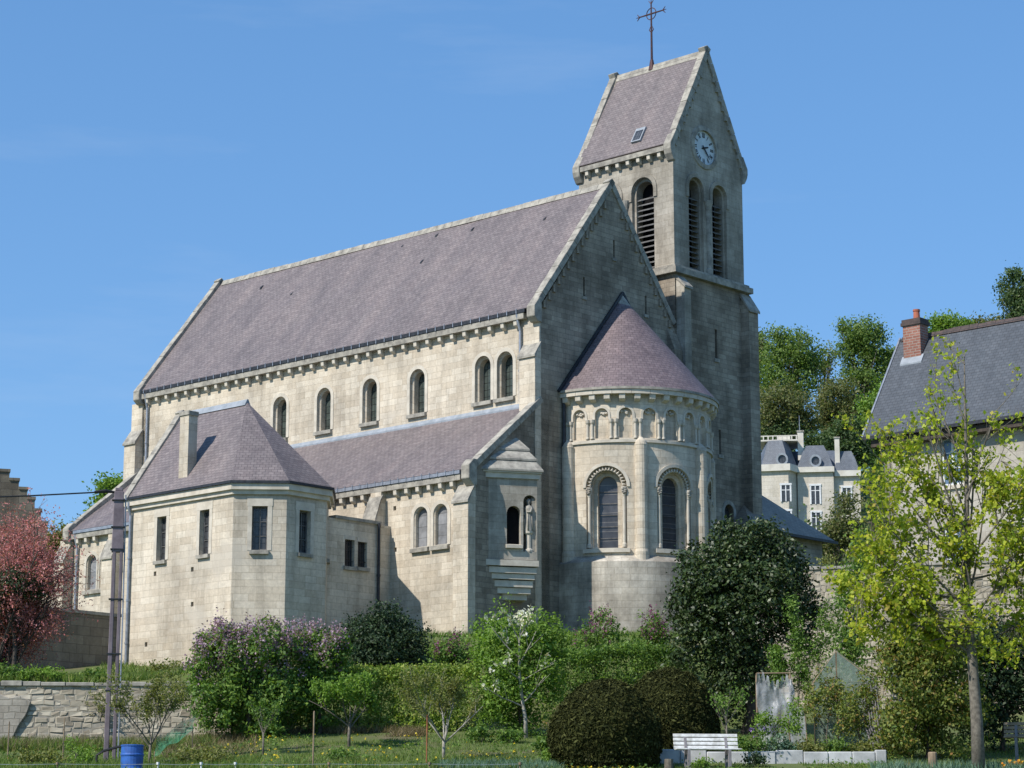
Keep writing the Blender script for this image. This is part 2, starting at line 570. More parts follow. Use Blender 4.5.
# ground
m, nt, b = new_mat('garden_ground')
gvec = coords(nt)
n1 = noise_n(nt, gvec, 0.35, 6, 0.65)
n2 = noise_n(nt, gvec, 5.0, 5, 0.7)
g1 = ramp(nt, [(0.25, (0.06, 0.08, 0.02)), (0.55, (0.095, 0.125, 0.028)), (0.75, (0.14, 0.14, 0.045))], n2)
g2 = ramp(nt, [(0.54, (0, 0, 0)), (0.68, (1, 1, 1))], n1)
nt.links.new(mixc(nt, 'MIX', g2.outputs[0], g1.outputs[0], (0.13, 0.105, 0.06)), b.inputs['Base Color'])
b.inputs['Roughness'].default_value = 0.95
bump(nt, b, n2, 0.6, 0.05)
M['ground'] = m

G = lambda *c: c
M['lf_lilac'] = leafmat('lilac_leaves', [(0, G(.035, .075, .018)), (.5, G(.07, .125, .026)), (1, G(.125, .18, .036))], 0.4, gain=1.9)
M['lf_hedge'] = leafmat('hedge_leaves', [(0, G(.06, .095, .018)), (.5, G(.105, .155, .028)), (.85, G(.17, .21, .045)), (1, G(.21, .21, .06))], 0.4, gain=2.1)
M['lf_laurel'] = leafmat('laurel_leaves', [(0, G(.016, .030, .008)), (.6, G(.030, .052, .013)), (.9, G(.055, .082, .022)), (1, G(.11, .12, .06))], 0.12, 0.45, 0.4)
M['lf_yew'] = leafmat('yew_needles', [(0, G(.014, .017, .006)), (.6, G(.030, .034, .009)), (.92, G(.048, .050, .014)), (1, G(.085, .09, .03))], 0.05, .8, .1)
M['lf_conifer'] = leafmat('dark_shrub_leaves', [(0, G(.013, .028, .012)), (.7, G(.026, .048, .018)), (1, G(.045, .07, .025))], 0.12)
M['lf_fresh'] = leafmat('fresh_leaves', [(0, G(.075, .14, .022)), (.5, G(.13, .22, .035)), (1, G(.19, .28, .05))], 0.4)
M['lf_maple'] = leafmat('young_maple_leaves', [(0, G(.17, .24, .022)), (.5, G(.32, .37, .035)), (.9, G(.42, .44, .05)), (1, G(.40, .30, .06))], 0.45, gain=1.22)
M['lf_olive'] = leafmat('olive_leaves', [(0, G(.065, .075, .022)), (.6, G(.11, .125, .035)), (1, G(.16, .155, .055))], 0.4, gain=1.9)
M['lf_mixed'] = leafmat('mixed_bush_leaves', [(0, G(.035, .06, .014)), (.5, G(.085, .11, .022)), (.85, G(.13, .14, .03)), (1, G(.15, .085, .03))], 0.35, gain=2.0)
M['lf_hill'] = leafmat('hill_tree_leaves', [(0, G(.05, .085, .022)), (.5, G(.095, .15, .035)), (1, G(.15, .20, .05))], 0.42, gain=1.6)
M['lf_hill2'] = leafmat('hill_tree_olive', [(0, G(.055, .07, .026)), (.5, G(.095, .115, .036)), (1, G(.15, .135, .06))], 0.38, gain=1.6)
M['lf_hill3'] = leafmat('hill_tree_dark', [(0, G(.03, .055, .022)), (.6, G(.055, .09, .03)), (1, G(.09, .12, .045))], 0.35, gain=1.6)
M['pink'] = leafmat('pink_blossom', [(0, G(.26, .085, .09)), (.5, G(.40, .155, .155)), (1, G(.54, .27, .26))], 0.3, 0.8, 0.1, 1.3)
M['lilacfl'] = leafmat('lilac_flowers', [(0, G(.26, .15, .23)), (.5, G(.41, .28, .37)), (1, G(.57, .45, .52))], 0.3, 0.8, 0.1, 1.0)
M['purplefl'] = leafmat('dark_purple_flowers', [(0, G(.10, .03, .07)), (.5, G(.18, .06, .13)), (1, G(.28, .11, .2))], 0.3, 0.8, 0.1)
M['whitefl'] = leafmat('white_flowers', [(0, G(.62, .60, .48)), (1, G(.8, .79, .7))], 0.3, 0.7, 0.1, 1.0)
M['dry'] = leafmat('dry_grass', [(0, G(.12, .11, .05)), (.5, G(.22, .175, .10)), (1, G(.32, .26, .165))], 0.25, 0.9, 0.1, 1.0)
M['grass'] = leafmat('grass_blades', [(0, G(.05, .09, .018)), (.5, G(.10, .16, .03)), (.9, G(.16, .21, .05)), (1, G(.25, .22, .09))], 0.35)
M['bluegrass'] = leafmat('bluish_leaves', [(0, G(.06, .11, .075)), (.6, G(.10, .17, .11)), (1, G(.16, .23, .16))], 0.3)
M['iris'] = leafmat('iris_flowers', [(0, G(.16, .10, .36)), (1, G(.34, .22, .55))], 0.3)
M['orangefl'] = leafmat('orange_flowers', [(0, G(.6, .2, .02)), (1, G(.75, .38, .03))], 0.2)
M['dandelion'] = leafmat('dandelion_heads', [(0, G(.6, .45, .03)), (1, G(.75, .6, .05))], .1, gain=1.0)
M['vine'] = leafmat('climber_leaves', [(0, G(.05, .10, .02)), (.5, G(.10, .175, .03)), (1, G(.15, .22, .045))], 0.35)


# ------------------------------------------------------------------ vegetation
def mesh_np(name, verts, faces_n, mat, parent=None):
    """verts (n*k,3); every face takes faces_n consecutive vertices"""
    nv = len(verts)
    nf = nv // faces_n
    me = bpy.data.meshes.new(name)
    me.vertices.add(nv)
    me.vertices.foreach_set('co', np.asarray(verts, dtype=np.float32).ravel())
    me.loops.add(nv)
    me.loops.foreach_set('vertex_index', np.arange(nv, dtype=np.int32))
    me.polygons.add(nf)
    me.polygons.foreach_set('loop_start', np.arange(0, nv, faces_n, dtype=np.int32))
    try:
        me.polygons.foreach_set('loop_total', np.full(nf, faces_n, dtype=np.int32))
    except Exception:
        pass
    me.update(calc_edges=True)
    me.validate()
    me.materials.append(mat)
    o = bpy.data.objects.new(name, me)
    COL.objects.link(o)
    if parent is not None:
        o.parent = parent
    return o


def unit(a):
    return a / np.maximum(np.linalg.norm(a, axis=1, keepdims=True), 1e-9)


def leaf_quads(pts, size, up=0.35, out=None, aspect=0.55, hang=0.0, var=0.35):
    """diamond shaped leaves with random attitude; out = outward vectors to lean towards"""
    n = len(pts)
    nrm = NR.normal(size=(n, 3))
    nrm = unit(nrm)
    nrm[:, 2] += up
    if out is not None:
        nrm += out * 0.7
    nrm = unit(nrm)
    t = unit(np.cross(nrm, NR.normal(size=(n, 3))))
    if hang:
        t[:, 2] -= hang
        t = unit(t)
    s = np.cross(nrm, t)
    L = (size * (1 + var * NR.uniform(-1, 1, size=n)))[:, None]
    q = np.empty((n, 4, 3))
    q[:, 0] = pts - t * L * 0.5
    q[:, 1] = pts + s * L * aspect * 0.5 + nrm * L * 0.08
    q[:, 2] = pts + t * L * 0.5
    q[:, 3] = pts - s * L * aspect * 0.5 + nrm * L * 0.08
    return q.reshape(-1, 3)


def clumps(blobs, n, shell=2.4, hole=None, hole_s=0.8, flat_bottom=None):
    """clump centres and outward vectors within a set of ellipsoids (cx,cy,cz,rx,ry,rz)"""
    B = np.array(blobs, dtype=float)
    w = (B[:, 3] * B[:, 4] * B[:, 5]) ** 0.72
    w /= w.sum()
    C, Od = [], []
    tries = 0
    while len(C) < n and tries < n * 30:
        tries += 1
        b = B[NR.choice(len(B), p=w)]
        d = NR.normal(size=3)
        d /= np.linalg.norm(d)
        r = NR.uniform() ** (1 / shell)
        p = b[:3] + d * r * b[3:]
        if flat_bottom is not None and p[2] < flat_bottom:
            continue
        if hole is not None and noise.noise(Vector(p * hole_s)) < hole:
            continue
        C.append(p)
        Od.append(d)
    return np.array(C), np.array(Od)


def foliage(name, blobs, n, per, cr, leaf, mat, parent, shell=2.4, hole=None, hole_s=0.8, up=0.3, aspect=0.55, hang=0.0, lean=True, flat_bottom=None):
    C, Od = clumps(blobs, n, shell, hole, hole_s, flat_bottom)
    P = np.repeat(C, per, axis=0) + NR.normal(size=(len(C) * per, 3)) * cr * np.repeat(NR.uniform(0.6, 1.3, size=(len(C), 1)), per, axis=0) * np.array([1, 1, 0.75])
    out = np.repeat(Od, per, axis=0) if lean else None
    o = mesh_np(name, leaf_quads(P, leaf, up, out, aspect, hang), 4, mat, parent)
    return o, C


def trunk_mesh(base, C, r, mat, parent, limbs=8, fork=0.45, name='trunk', rng=RNG):
    """tapered trunk with limbs running out to some clump centres"""
    mb = MB()
    top = Vector(C.mean(axis=0))
    zmax = C[:, 2].max()
    b = Vector(base)
    h = zmax - b.z
    spine = []
    for k in range(7):
        t = k / 6
        p = b.lerp(Vector((top.x, top.y, b.z + h * 0.86)), t)
        p += Vector((rng.uniform(-1, 1), rng.uniform(-1, 1), 0)) * r * 1.2 * (0 < k)
        spine.append(p)
    rad = [r * (1.25 if k == 0 else 1 - 0.86 * k / 6) for k in range(7)]
    mb.tube(spine, rad, 8)
    idx = list(range(len(C)))
    rng.shuffle(idx)
    for i in idx[:limbs]:
        e = Vector(C[i])
        t = min(0.9, max(fork * 0.7, (e.z - b.z) / h * 0.62 + rng.uniform(-.05, .05)))
        k = min(5, int(t * 6))
        s = spine[k].lerp(spine[k + 1], t * 6 - k)
        mid = s.lerp(e, 0.5) + Vector((rng.uniform(-.1, .1), rng.uniform(-.1, .1), h * 0.05))
        rr = rad[k] * 0.5
        mb.tube([s, s.lerp(mid, .5) + Vector((0, 0, h * .015)), mid, e], [rr, rr * .75, rr * .5, rr * .15], 5)
    return mb.build(name, mat, parent, smooth=True)


def ell(px, py, D, rpx, rpy, ry=None):
    """an ellipsoid of foliage whose centre and radii are given as they appear in the frame"""
    p = at(px, py, D)
    k = p.y / 2380.0
    return (p.x, p.y, p.z, rpx * k, (ry if ry else rpx * k), rpy * k)


def grow(mb, rng, p, d, L, r, lv, tips, bend=0.25, split=(3, 5), upw=0.25, spread=0.7, shrink=0.62):
    """recursive branch; collects points along the thin twigs"""
    n = 4
    pts, rd = [Vector(p)], [r]
    q = Vector(p)
    v = Vector(d).normalized()
    for k in range(n):
        v = (v + Vector((rng.uniform(-1, 1), rng.uniform(-1, 1), rng.uniform(-1, 1) + upw)) * bend).normalized()
        q = q + v * (L / n)
        pts.append(q.copy())
        rd.append(max(0.004, r * (1 - 0.55 * (k + 1) / n)))
    mb.tube(pts, rd, 5 if lv > 0 else 4, cap=False)
    if lv <= 0:
        for k in range(1, n + 1):
            tips.append((pts[k].copy(), v.copy()))
        return
    tips.append((pts[-1].copy(), v.copy()))
    for j in range(rng.randint(*split)):
        t = rng.uniform(0.35, 1.0)
        k = min(n - 1, int(t * n))
        s = pts[k].lerp(pts[k + 1], t * n - k)
        side = v.orthogonal().normalized()
        side.rotate(Matrix.Rotation(rng.uniform(0, 6.283), 3, v))
        nd = (v * (1 - spread * .5) + side * spread + Vector((0, 0, upw))).normalized()
        grow(mb, rng, s, nd, L * shrink * rng.uniform(.75, 1.15), rd[k] * 0.6, lv - 1, tips, bend, split, upw, spread, shrink)


def tip_leaves(name, tips, per, cr, leaf, mat, parent, up=0.2, hang=0.3, keep=1.0, aspect=0.6):
    P = np.array([t[0] for t in tips])
    if keep < 1:
        P = P[NR.uniform(size=len(P)) < keep]
    P = np.repeat(P, per, axis=0)
    P = P + NR.normal(size=P.shape) * cr
    return mesh_np(name, leaf_quads(P, leaf, up, None, aspect, hang), 4, mat, parent)


# ------------------------------------------------------------------ church: frame and panels
ORI = Vector((1.0864953, 88.0, 0.0))
PHI = R(-42.6)
church = thing('church', 'pale stone church with violet slate roofs, round apse and saddleback clock tower', 'church', ORI, PHI)
CM = Matrix.Translation(ORI) @ Matrix.Rotation(PHI, 4, 'Z')


def arch(u, z0, zt, hw, n=10):
    zs = zt - hw
    pts = [(u - hw, z0), (u + hw, z0)]
    for k in range(n + 1):
        a = math.pi * k / n
        pts.append((u + hw * math.cos(a), zs + hw * math.sin(a)))
    return pts


def rect(u, z0, z1, hw):
    return [(u - hw, z0), (u + hw, z0), (u + hw, z1), (u - hw, z1)]


def panel(mb, Mp, outline, holes, uv0=0.0):
    """flat wall sheet with holes; holes = (loop, [(loop_d, depth), ...]) where following loops step inwards"""
    loops = [outline] + [h[0] for h in holes]
    flat = [p for l in loops for p in l]
    tris = tessellate_polygon([[Vector((p[0], p[1], 0)) for p in l] for l in loops])
    for t in tris:
        a, b_, c = (flat[i] for i in t)
        if (b_[0] - a[0]) * (c[1] - a[1]) - (b_[1] - a[1]) * (c[0] - a[0]) < 0:
            b_, c = c, b_
        mb.face([Mp(q[0], 0, q[1]) for q in (a, b_, c)], [(q[0] + uv0, q[1]) for q in (a, b_, c)])
    for loop, steps in holes:
        cur, dcur = loop, 0.0
        for lp, d in steps:
            n = len(cur)
            if lp is None:               # straight reveal
                lp = cur
            for i in range(n):
                j = (i + 1) % n
                q = [(cur[i], dcur), (cur[j], dcur), (lp[j], d), (lp[i], d)]
                mb.face([Mp(p[0], -dd, p[1]) for p, dd in q][::-1], [(p[0] + uv0 + dd, p[1] + dd * .3) for p, dd in q][::-1])
            cur, dcur = lp, d


def poly_sheet(mb, Mp, loop, w):
    tris = tessellate_polygon([[Vector((p[0], p[1], 0)) for p in loop]])
    for t in tris:
        a, b_, c = (loop[i] for i in t)
        if (b_[0] - a[0]) * (c[1] - a[1]) - (b_[1] - a[1]) * (c[0] - a[0]) < 0:
            b_, c = c, b_
        u0 = min(p[0] for p in loop)
        z0 = min(p[1] for p in loop)
        mb.face([Mp(q[0], w, q[1]) for q in (a, b_, c)], [(q[0] - u0, q[1] - z0) for q in (a, b_, c)])


def band(mb, Mp, inner, outer, w0, w1):
    """raised surround between two matching open or closed loops (from w0 at the wall to w1 proud)"""
    n = len(inner)
    for i in range(n - 1):
        a, b_, c, d = inner[i], inner[i + 1], outer[i + 1], outer[i]
        mb.face([Mp(a[0], w1, a[1]), Mp(b_[0], w1, b_[1]), Mp(c[0], w1, c[1]), Mp(d[0], w1, d[1])][::-1])
        mb.face([Mp(d[0], w0, d[1]), Mp(c[0], w0, c[1]), Mp(c[0], w1, c[1]), Mp(d[0], w1, d[1])])
        mb.face([Mp(a[0], w0, a[1]), Mp(b_[0], w0, b_[1]), Mp(b_[0], w1, b_[1]), Mp(a[0], w1, a[1])])
    for i in (0, n - 1):
        a, d = inner[i], outer[i]
        mb.face([Mp(a[0], w0, a[1]), Mp(a[0], w1, a[1]), Mp(d[0], w1, d[1]), Mp(d[0], w0, d[1])])


def arch_open(u, z0, zt, hw, n=12):
    """open loop: up the right jamb, over, down the left jamb"""
    zs = zt - hw
    return [(u + hw, z0)] + [(u + hw * math.cos(math.pi * k / n), zs + hw * math.sin(math.pi * k / n)) for k in range(n + 1)] + [(u - hw, z0)]


def lbox(mb, Mp, u0, u1, w0, w1, z0, z1, slope=0.0):
    p = [Mp(u0, w0, z0), Mp(u1, w0, z0), Mp(u1, w1, z0), Mp(u0, w1, z0), Mp(u0, w0, z1 + slope), Mp(u1, w0, z1 + slope), Mp(u1, w1, z1), Mp(u0, w1, z1)]
    mb.hexa(p)


def south(y0):
    return lambda u, w, z: Vector((u, y0 - w, z))


def east(x0):
    return lambda u, w, z: Vector((x0 + w, u, z))


def along(p0, p1):
    """wall running from plan point p0 to p1, outside on the right-hand side"""
    a, b_ = Vector((p0[0], p0[1])), Vector((p1[0], p1[1]))
    t = (b_ - a).normalized()
    n = Vector((t.y, -t.x))
    return lambda u, w, z: Vector((a.x + t.x * u + n.x * w, a.y + t.y * u + n.y * w, z)), (b_ - a).length


def arched_window(Mp, u, z0, zt, hw, depth, glass, parent=None, trim='trim', surround=0.16, sill=True, proud=0.025, name='window'):
    """surround (the part) with pane and sill under it"""
    parent = parent or church
    mb = MB()
    band(mb, Mp, arch_open(u, z0, zt, hw - 0.002), arch_open(u, z0, zt + surround, hw + surround), -0.02, proud)
    o = mb.build(name, M[trim], parent)
    g = MB()
    poly_sheet(g, Mp, arch(u, z0 - .02, zt + .02, hw + .02), -depth + 0.01)
    g.build('glass_pane', glass, o)
    # iron glazing bars standing in front of the pane
    if sill:
        s = MB()
        lbox(s, Mp, u - hw - 0.1, u + hw + 0.1, -depth + .02, 0.13, z0 - 0.17, z0 - 0.02, 0.1)
        s.build('sill', M['trim_grey'], o)
    return o


def rect_window(Mp, u, z0, z1, hw, depth, glass, parent=None, trim='trim', sill=True, bars=0, lintel=True):
    parent = parent or church
    mb = MB()
    if lintel:
        lbox(mb, Mp, u - hw - 0.18, u + hw + 0.18, -0.02, 0.02, z1, z1 + 0.3)
        lbox(mb, Mp, u - hw - 0.16, u - hw, -0.02, 0.015, z0, z1)
        lbox(mb, Mp, u + hw, u + hw + 0.16, -0.02, 0.015, z0, z1)
    else:
        lbox(mb, Mp, u - hw - .02, u + hw + .02, -0.05, 0.012, z1, z1 + 0.16)
    o = mb.build('window', M[trim], parent)
    g = MB()
    poly_sheet(g, Mp, rect(u, z0 - .02, z1 + .02, hw + .02), -depth + 0.01)
    g.build('glass_pane', glass, o)
    if not bars:
        f = MB()
        dd = -depth + .015
        for a_, b_, c_, d_ in ((u - hw, u - hw + .05, z0, z1), (u + hw - .05, u + hw, z0, z1), (u - .018, u + .018, z0, z1), (u - hw + .05, u + hw - .05, z1 - .06, z1), (u - hw + .05, u + hw - .05, z0, z0 + .06)):
            lbox(f, Mp, a_, b_, dd, dd + .035, c_, d_)
        for q_ in (.33, .66):
            zz_ = z0 + (z1 - z0) * q_
            lbox(f, Mp, u - hw + .05, u - .018, dd, dd + .03, zz_ - .012, zz_ + .012)
            lbox(f, Mp, u + .018, u + hw - .05, dd, dd + .03, zz_ - .012, zz_ + .012)
        f.build('window_frame', M['louvre'], o)
    if sill:
        s = MB()
        lbox(s, Mp, u - hw - 0.07, u + hw + 0.07, -depth + .02, 0.11, z0 - 0.15, z0 - 0.02, 0.05)
        s.build('sill', M['trim_grey'], o)
    if bars:
        k = MB()
        for i in range(bars):
            uu = u - hw + 2 * hw * (i + 1) / (bars + 1)
            k.tube([Mp(uu, -depth * .4, z0 - .05), Mp(uu, -depth * .4, z1)], 0.018, 5)
        for zz in (z0 + .2, z1 - .25):
            k.tube([Mp(u - hw, -depth * .4, zz), Mp(u + hw, -depth * .4, zz)], 0.014, 4)
        k.build('window_bars', M['black'], o)
    return o


def slab_roof(name, pts, mat, parent, thick=0.12, sag=0.0):
    """a roof plane given by its outline, with thickness below"""
    a, b_, c = (Vector(p) for p in pts[:3])
    n = (b_ - a).cross(c - a).normalized()
    if n.z < 0:
        pts = pts[::-1]
        n = -n
    mb = MB()
    top = [Vector(p) for p in pts]
    bot = [p - n * thick for p in top]
    if len(top) == 4 and sag:
        nu, nv = 30, 8
        def gp_(i, j):
            u, v = i / nu, j / nv
            q = top[0].lerp(top[1], u).lerp(top[3].lerp(top[2], u), v)
            e = min(1.0, 6 * min(u, 1 - u)) * min(1.0, 4 * min(v, 1 - v) + .25)
            return q + n * (sag * e * noise.noise(q * .55))
        for i in range(nu):
            for j in range(nv):
                cr = [gp_(i, j), gp_(i + 1, j), gp_(i + 1, j + 1), gp_(i, j + 1)]
                t_ = (top[1] - top[0]).normalized() if abs((top[1] - top[0]).z) < .01 else (top[2] - top[1]).normalized()
                b2 = n.cross(t_)
                mb.face(cr, [(c_.dot(t_), c_.dot(b2)) for c_ in cr])
    else:
        mb.face(top)
    mb.face(bot[::-1])
    for i in range(len(top)):
        j = (i + 1) % len(top)
        mb.face([bot[i], bot[j], top[j], top[i]])
    return mb.build(name, mat, parent)


def coping(Ma, pts, half, thick, name='gable_coping', mat='trim_grey', parent=None):
    """raised stones along a rake in the plane of a gable: pts (u,z) top line, Ma(u,w,z), w from half[0] to half[1]"""
    mb = MB()
    for (u0, z0), (u1, z1) in zip(pts, pts[1:]):
        L = math.hypot(u1 - u0, z1 - z0)
        n = max(1, int(L / 0.75))
        du, dz = (u1 - u0) / L, (z1 - z0) / L
        for k in range(n):
            a0, a1 = L * k / n + 0.006, L * (k + 1) / n - 0.006
            j = RNG.uniform(-.012, .012)
            p = []
            for off in (-thick, j):
                nx, nz = (-dz * off, du * off) if du > 0 else (dz * off, -du * off)
                for s, w in ((a0, half[0]), (a1, half[0]), (a1, half[1]), (a0, half[1])):
                    p.append(Ma(u0 + du * s + nx, w, z0 + dz * s + nz))
            mb.hexa(p)
    return mb.build(name, M[mat], parent or church, bevel=0.012)


def dup(o, parent, loc):
    c = o.copy()
    COL.objects.link(c)
    c.parent = parent
    c.location = loc
    return c


# ---- nave --------------------------------------------------------------------------------
ZB = 6.2
W = 8.7
YC = 4.35
NE, NR_ = 21.42, 27.35
nsl = (NR_ - NE) / (YC + 0.25)
nw_u = [-15.0, -12.23, -9.45, -6.68, -3.03, -1.84, -17.8, -20.6]
mS = south(0.0)
mb = MB()
holes = [(arch(u, 18.08, 19.92, 0.43), [(arch(u, 18.08, 19.92, 0.43), 0.10), (arch(u, 18.12, 19.82, 0.35), 0.16), (None, 0.5)]) for u in nw_u]
panel(mb, mS, [(-24.5, 17.0), (0, 17.0), (0, 21.1), (-24.5, 21.1)], holes)
lbox(mb, mS, -24.5, 0, -0.5, -0.02, ZB, 17.0)
mb.box(-24.5, 0, W - .5, W, ZB, 21.1)
o = mb.build('nave_wall', M['stone'], church)
for u in nw_u:
    arched_window(mS, u, 18.08, 19.92, 0.43, 0.42, M['glass'])
# east gable wall with the aisle end in one plane
mE = east(0.0)
mb = MB()
out = [(-3.66, ZB), (8.5, ZB), (8.5, 21.8), (YC, 27.15), (-0.02, 21.35), (-0.02, 17.55), (-3.66, 14.75)]
slits = [(4.5, 24.25, 25.0), (2.63, 22.3, 23.1), (6.5, 22.25, 23.05)]
panel(mb, mE, out, [(rect(u, a, b_, 0.055), [(None, 0.3)]) for u, a, b_ in slits])
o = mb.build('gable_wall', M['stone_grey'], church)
for u, a, b_ in slits:
    g = MB()
    lbox(g, mE, u - .06, u + .06, -.28, -.2, a, b_)
    s = g.build('slit_window', M['void'], church)
    g = MB()
    lbox(g, mE, u - .13, u + .13, -.05, .05, a - .12, a)
    g.build('sill', M['trim_grey'], s)
mW = along((-24.5, W), (-24.5, -3.66))[0]
mb = MB()
mb.prism([(-3.66, ZB), (W, ZB), (W, 21.3), (YC, 27.1), (0, 21.3), (0, 17.5), (-3.66, 14.7)], -24.5, -24.1, 'x')
mb.build('west_wall', M['stone'], church)
# roof
slab_roof('nave_roof', [(-24.35, -0.25, NE), (-0.25, -0.25, NE), (-0.25, YC, NR_), (-24.35, YC, NR_)], M['slate'], church, .12, .07)
slab_roof('nave_roof', [(-24.35, YC, NR_), (-0.25, YC, NR_), (-0.25, W + .25, NE), (-24.35, W + .25, NE)], M['slate'], church)
mb = MB()
x = -24.1
while x < -0.6:
    jz = .03 * noise.noise(Vector((x * .4, 0, 0))) + RNG.uniform(-.012, .012)
    mb.prism([(YC - .17, NR_ - .17), (YC - .04, NR_ + .1 + jz), (YC + .04, NR_ + .1 + jz), (YC + .17, NR_ - .17)], x, x + 0.45, 'x')
    x += 0.46
mb.build('ridge_cap', M['trim_grey'], church)
coping(mE, [(-0.42, 21.42), (YC, 27.58)], (-0.30, 0.07), 0.26)
coping(mE, [(YC, 27.58), (8.42, 22.25)], (-0.30, 0.07), 0.26)
coping(east(-24.55), [(-0.45, 21.38), (YC, 27.62)], (-0.05, 0.30), 0.28)
coping(east(-24.55), [(YC, 27.62), (9.1, 21.4)], (-0.05, 0.30), 0.28)
for xx in (-24.62, -0.33):
    mb = MB()
    mb.prism([(-0.42, 21.0), (-0.42, 21.42), (-0.15, 21.76), (0.02, 21.76), (0.02, 20.8), (-0.2, 20.8)], xx, xx + 0.42, 'x')
    mb.build('kneeler', M['trim_grey'], church, bevel=0.02)
# small stones stepping under the east rake
mb = MB()
mb.box(0.0, 0.085, -.085, .085, -.15, .15)
rc = mb.build('rake_corbel', M['stone_grey'], church)
rcs = [(.235 + k * .285, 21.42 + (.655 + k * .285) * 1.2915 - .70) for k in range(14)]
rcs += [(8.3 - k * .30, 22.25 + (.12 + k * .30) * 1.3395 - .70) for k in range(12)]
rc.location = (0, rcs[0][0], rcs[0][1])
for y, z in rcs[1:]:
    dup(rc, church, (0, y, z))
# cornice, gutter, corbels
mb = MB()
x = -24.3
while x < -0.7:
    lbox(mb, mS, x, min(x + 0.9, -0.62) - 0.008, -0.05, 0.27, 21.02, 21.25)
    x += 0.9
mb.build('nave_cornice', M['trim_grey'], church)
mb = MB()
lbox(mb, mS, -24.1, -0.55, 0.13, 0.30, 21.26, 21.40)
mb.build('gutter', M['darkmetal'], church)
k0 = MB()
k0.hexa([Vector(p) for p in ((-.09, -.21, .1), (.09, -.21, .1), (.09, .0, 0), (-.09, 0, 0), (-.09, -.23, .3), (.09, -.23, .3), (.09, 0, .3), (-.09, 0, .3))])
corb = k0.build('corbel', M['trim'], church, bevel=0.015)
corb.location = (-23.9, 0, 20.72)
for k in range(1, 34):
    dup(corb, church, (-23.9 + k * 0.69, 0, 20.72))
# gutter brackets
mb = MB()
mb.box(-.018, .018, -0.325, -0.302, 0, .19)
gb = mb.build('gutter_bracket', M['zinc'], church)
gb.location = (-24.0, 0, 21.25)
for k in range(1, 48):
    dup(gb, church, (-24.0 + k * 0.49, 0, 21.25))


def buttress(x0, x1, y0, proj, ztop, zmid, parent=church, name='buttress', mat='stone', proj2=0.22, zt2=None):
    """south facing pier with a weathered set-off, thinner pier above"""
    mb = MB()
    mb.prism([(y0 + .02, ZB), (y0 - proj, ZB), (y0 - proj, zmid), (y0 - proj2, ztop), (y0 + .02, ztop)], x0, x1, 'x')
    if zt2:
        mb.box(x0 + .02, x1 - .02, y0 - proj2 + .005, y0 + .02, ztop, zt2)
    o = mb.build(name, M[mat], parent)
    c = MB()
    c.prism([(y0 - proj - .07, zmid - .06), (y0 - proj - .07, zmid + .03), (y0 - proj2 + .03, ztop + .08), (y0 - proj2 + .03, ztop - .1), (y0 - proj2 - .1, ztop - .14), (y0 - proj, zmid - .06)], x0 - .05, x1 + .05, 'x')
    c.build('weathering', M['trim_grey'], o)
    return o


buttress(-0.8, 0.03, 0.0, 0.33, 19.95, 19.45, proj2=0.06, zt2=20.9)
buttress(-25.1, -24.3, 0.0, 0.45, 19.6, 19.0, proj2=0.1, zt2=20.9)
buttress(-0.72, 0.04, -3.66, 0.38, 13.95, 13.35, proj2=0.08, zt2=14.3)
buttress(-5.3, -4.68, -3.66, 0.55, 14.0, 13.1, proj2=0.25, zt2=14.22)
buttress(-21.6, -20.9, -3.66, 0.5, 13.9, 13.1, proj2=0.22, zt2=14.2)
buttress(-25.0, -24.3, -3.66, 0.5, 13.9, 13.2, proj2=0.22, zt2=14.2)
# ---- aisle -------------------------------------------------------------------------------
mA = south(-3.66)
aw_u = [-2.78, -1.74, -22.95, -22.0, -19.6]
mb = MB()
put = [(-4.2, 13.45), (-4.15, 11.85)]
panel(mb, mA, [(-24.5, ZB), (0, ZB), (0, 14.25), (-24.5, 14.25)],
      [(arch(u, 11.88, 13.45, 0.37), [(arch(u, 11.9, 13.40, 0.32), 0.05), (None, 0.42)]) for u in aw_u] + [(rect(u, z, z + .17, .075), [(None, .2)]) for u, z in put])
mb.build('aisle_wall', M['stone'], church)
for u in aw_u:
    arched_window(mA, u, 11.88, 13.45, 0.37, 0.2, M['glass_aisle'])


def vents(Mp, lst):
    for u, z in lst:
        g = MB()
        lbox(g, Mp, u - .085, u + .085, -.19, -.12, z - .01, z + .18)
        g.build('vent_hole', M['void'], church)


vents(mA, put)
asl = (17.6 - 14.6) / 3.9
slab_roof('aisle_roof', [(-24.35, -3.92, 14.58), (-0.25, -3.92, 14.58), (-0.25, -0.02, 17.58), (-24.35, -0.02, 17.58)], M['slate'], church, .12, .05)
mb = MB()
mb.prism([(0.0, 17.72), (-0.04, 17.72), (-0.12, 17.57), (-0.12, 17.5), (0.0, 17.6)], -24.3, -0.32, 'x')
mb.build('lead_flashing', M['lead'], church)
coping(mE, [(-4.0, 14.62), (-0.02, 17.86)], (-0.30, 0.07), 0.24)
coping(east(-24.55), [(-4.05, 14.62), (-0.02, 17.9)], (-0.05, 0.30), 0.24)
for xx in (-24.62, -0.33):
    mb = MB()
    mb.prism([(-4.05, 14.2), (-4.05, 14.7), (-3.8, 14.95), (-3.6, 14.95), (-3.6, 13.95), (-3.8, 13.95)], xx, xx + 0.42, 'x')
    mb.build('kneeler', M['trim_grey'], church, bevel=0.02)
mb = MB()
x = -24.2
while x < -0.6:
    lbox(mb, mA, x, min(x + 0.9, -0.5) - 0.008, -0.05, 0.25, 14.2, 14.42)
    x += 0.9
mb.build('aisle_cornice', M['trim_grey'], church)
mb = MB()
lbox(mb, mA, -24.0, -0.5, 0.13, 0.29, 14.43, 14.56)
mb.build('gutter', M['zinc'], church)
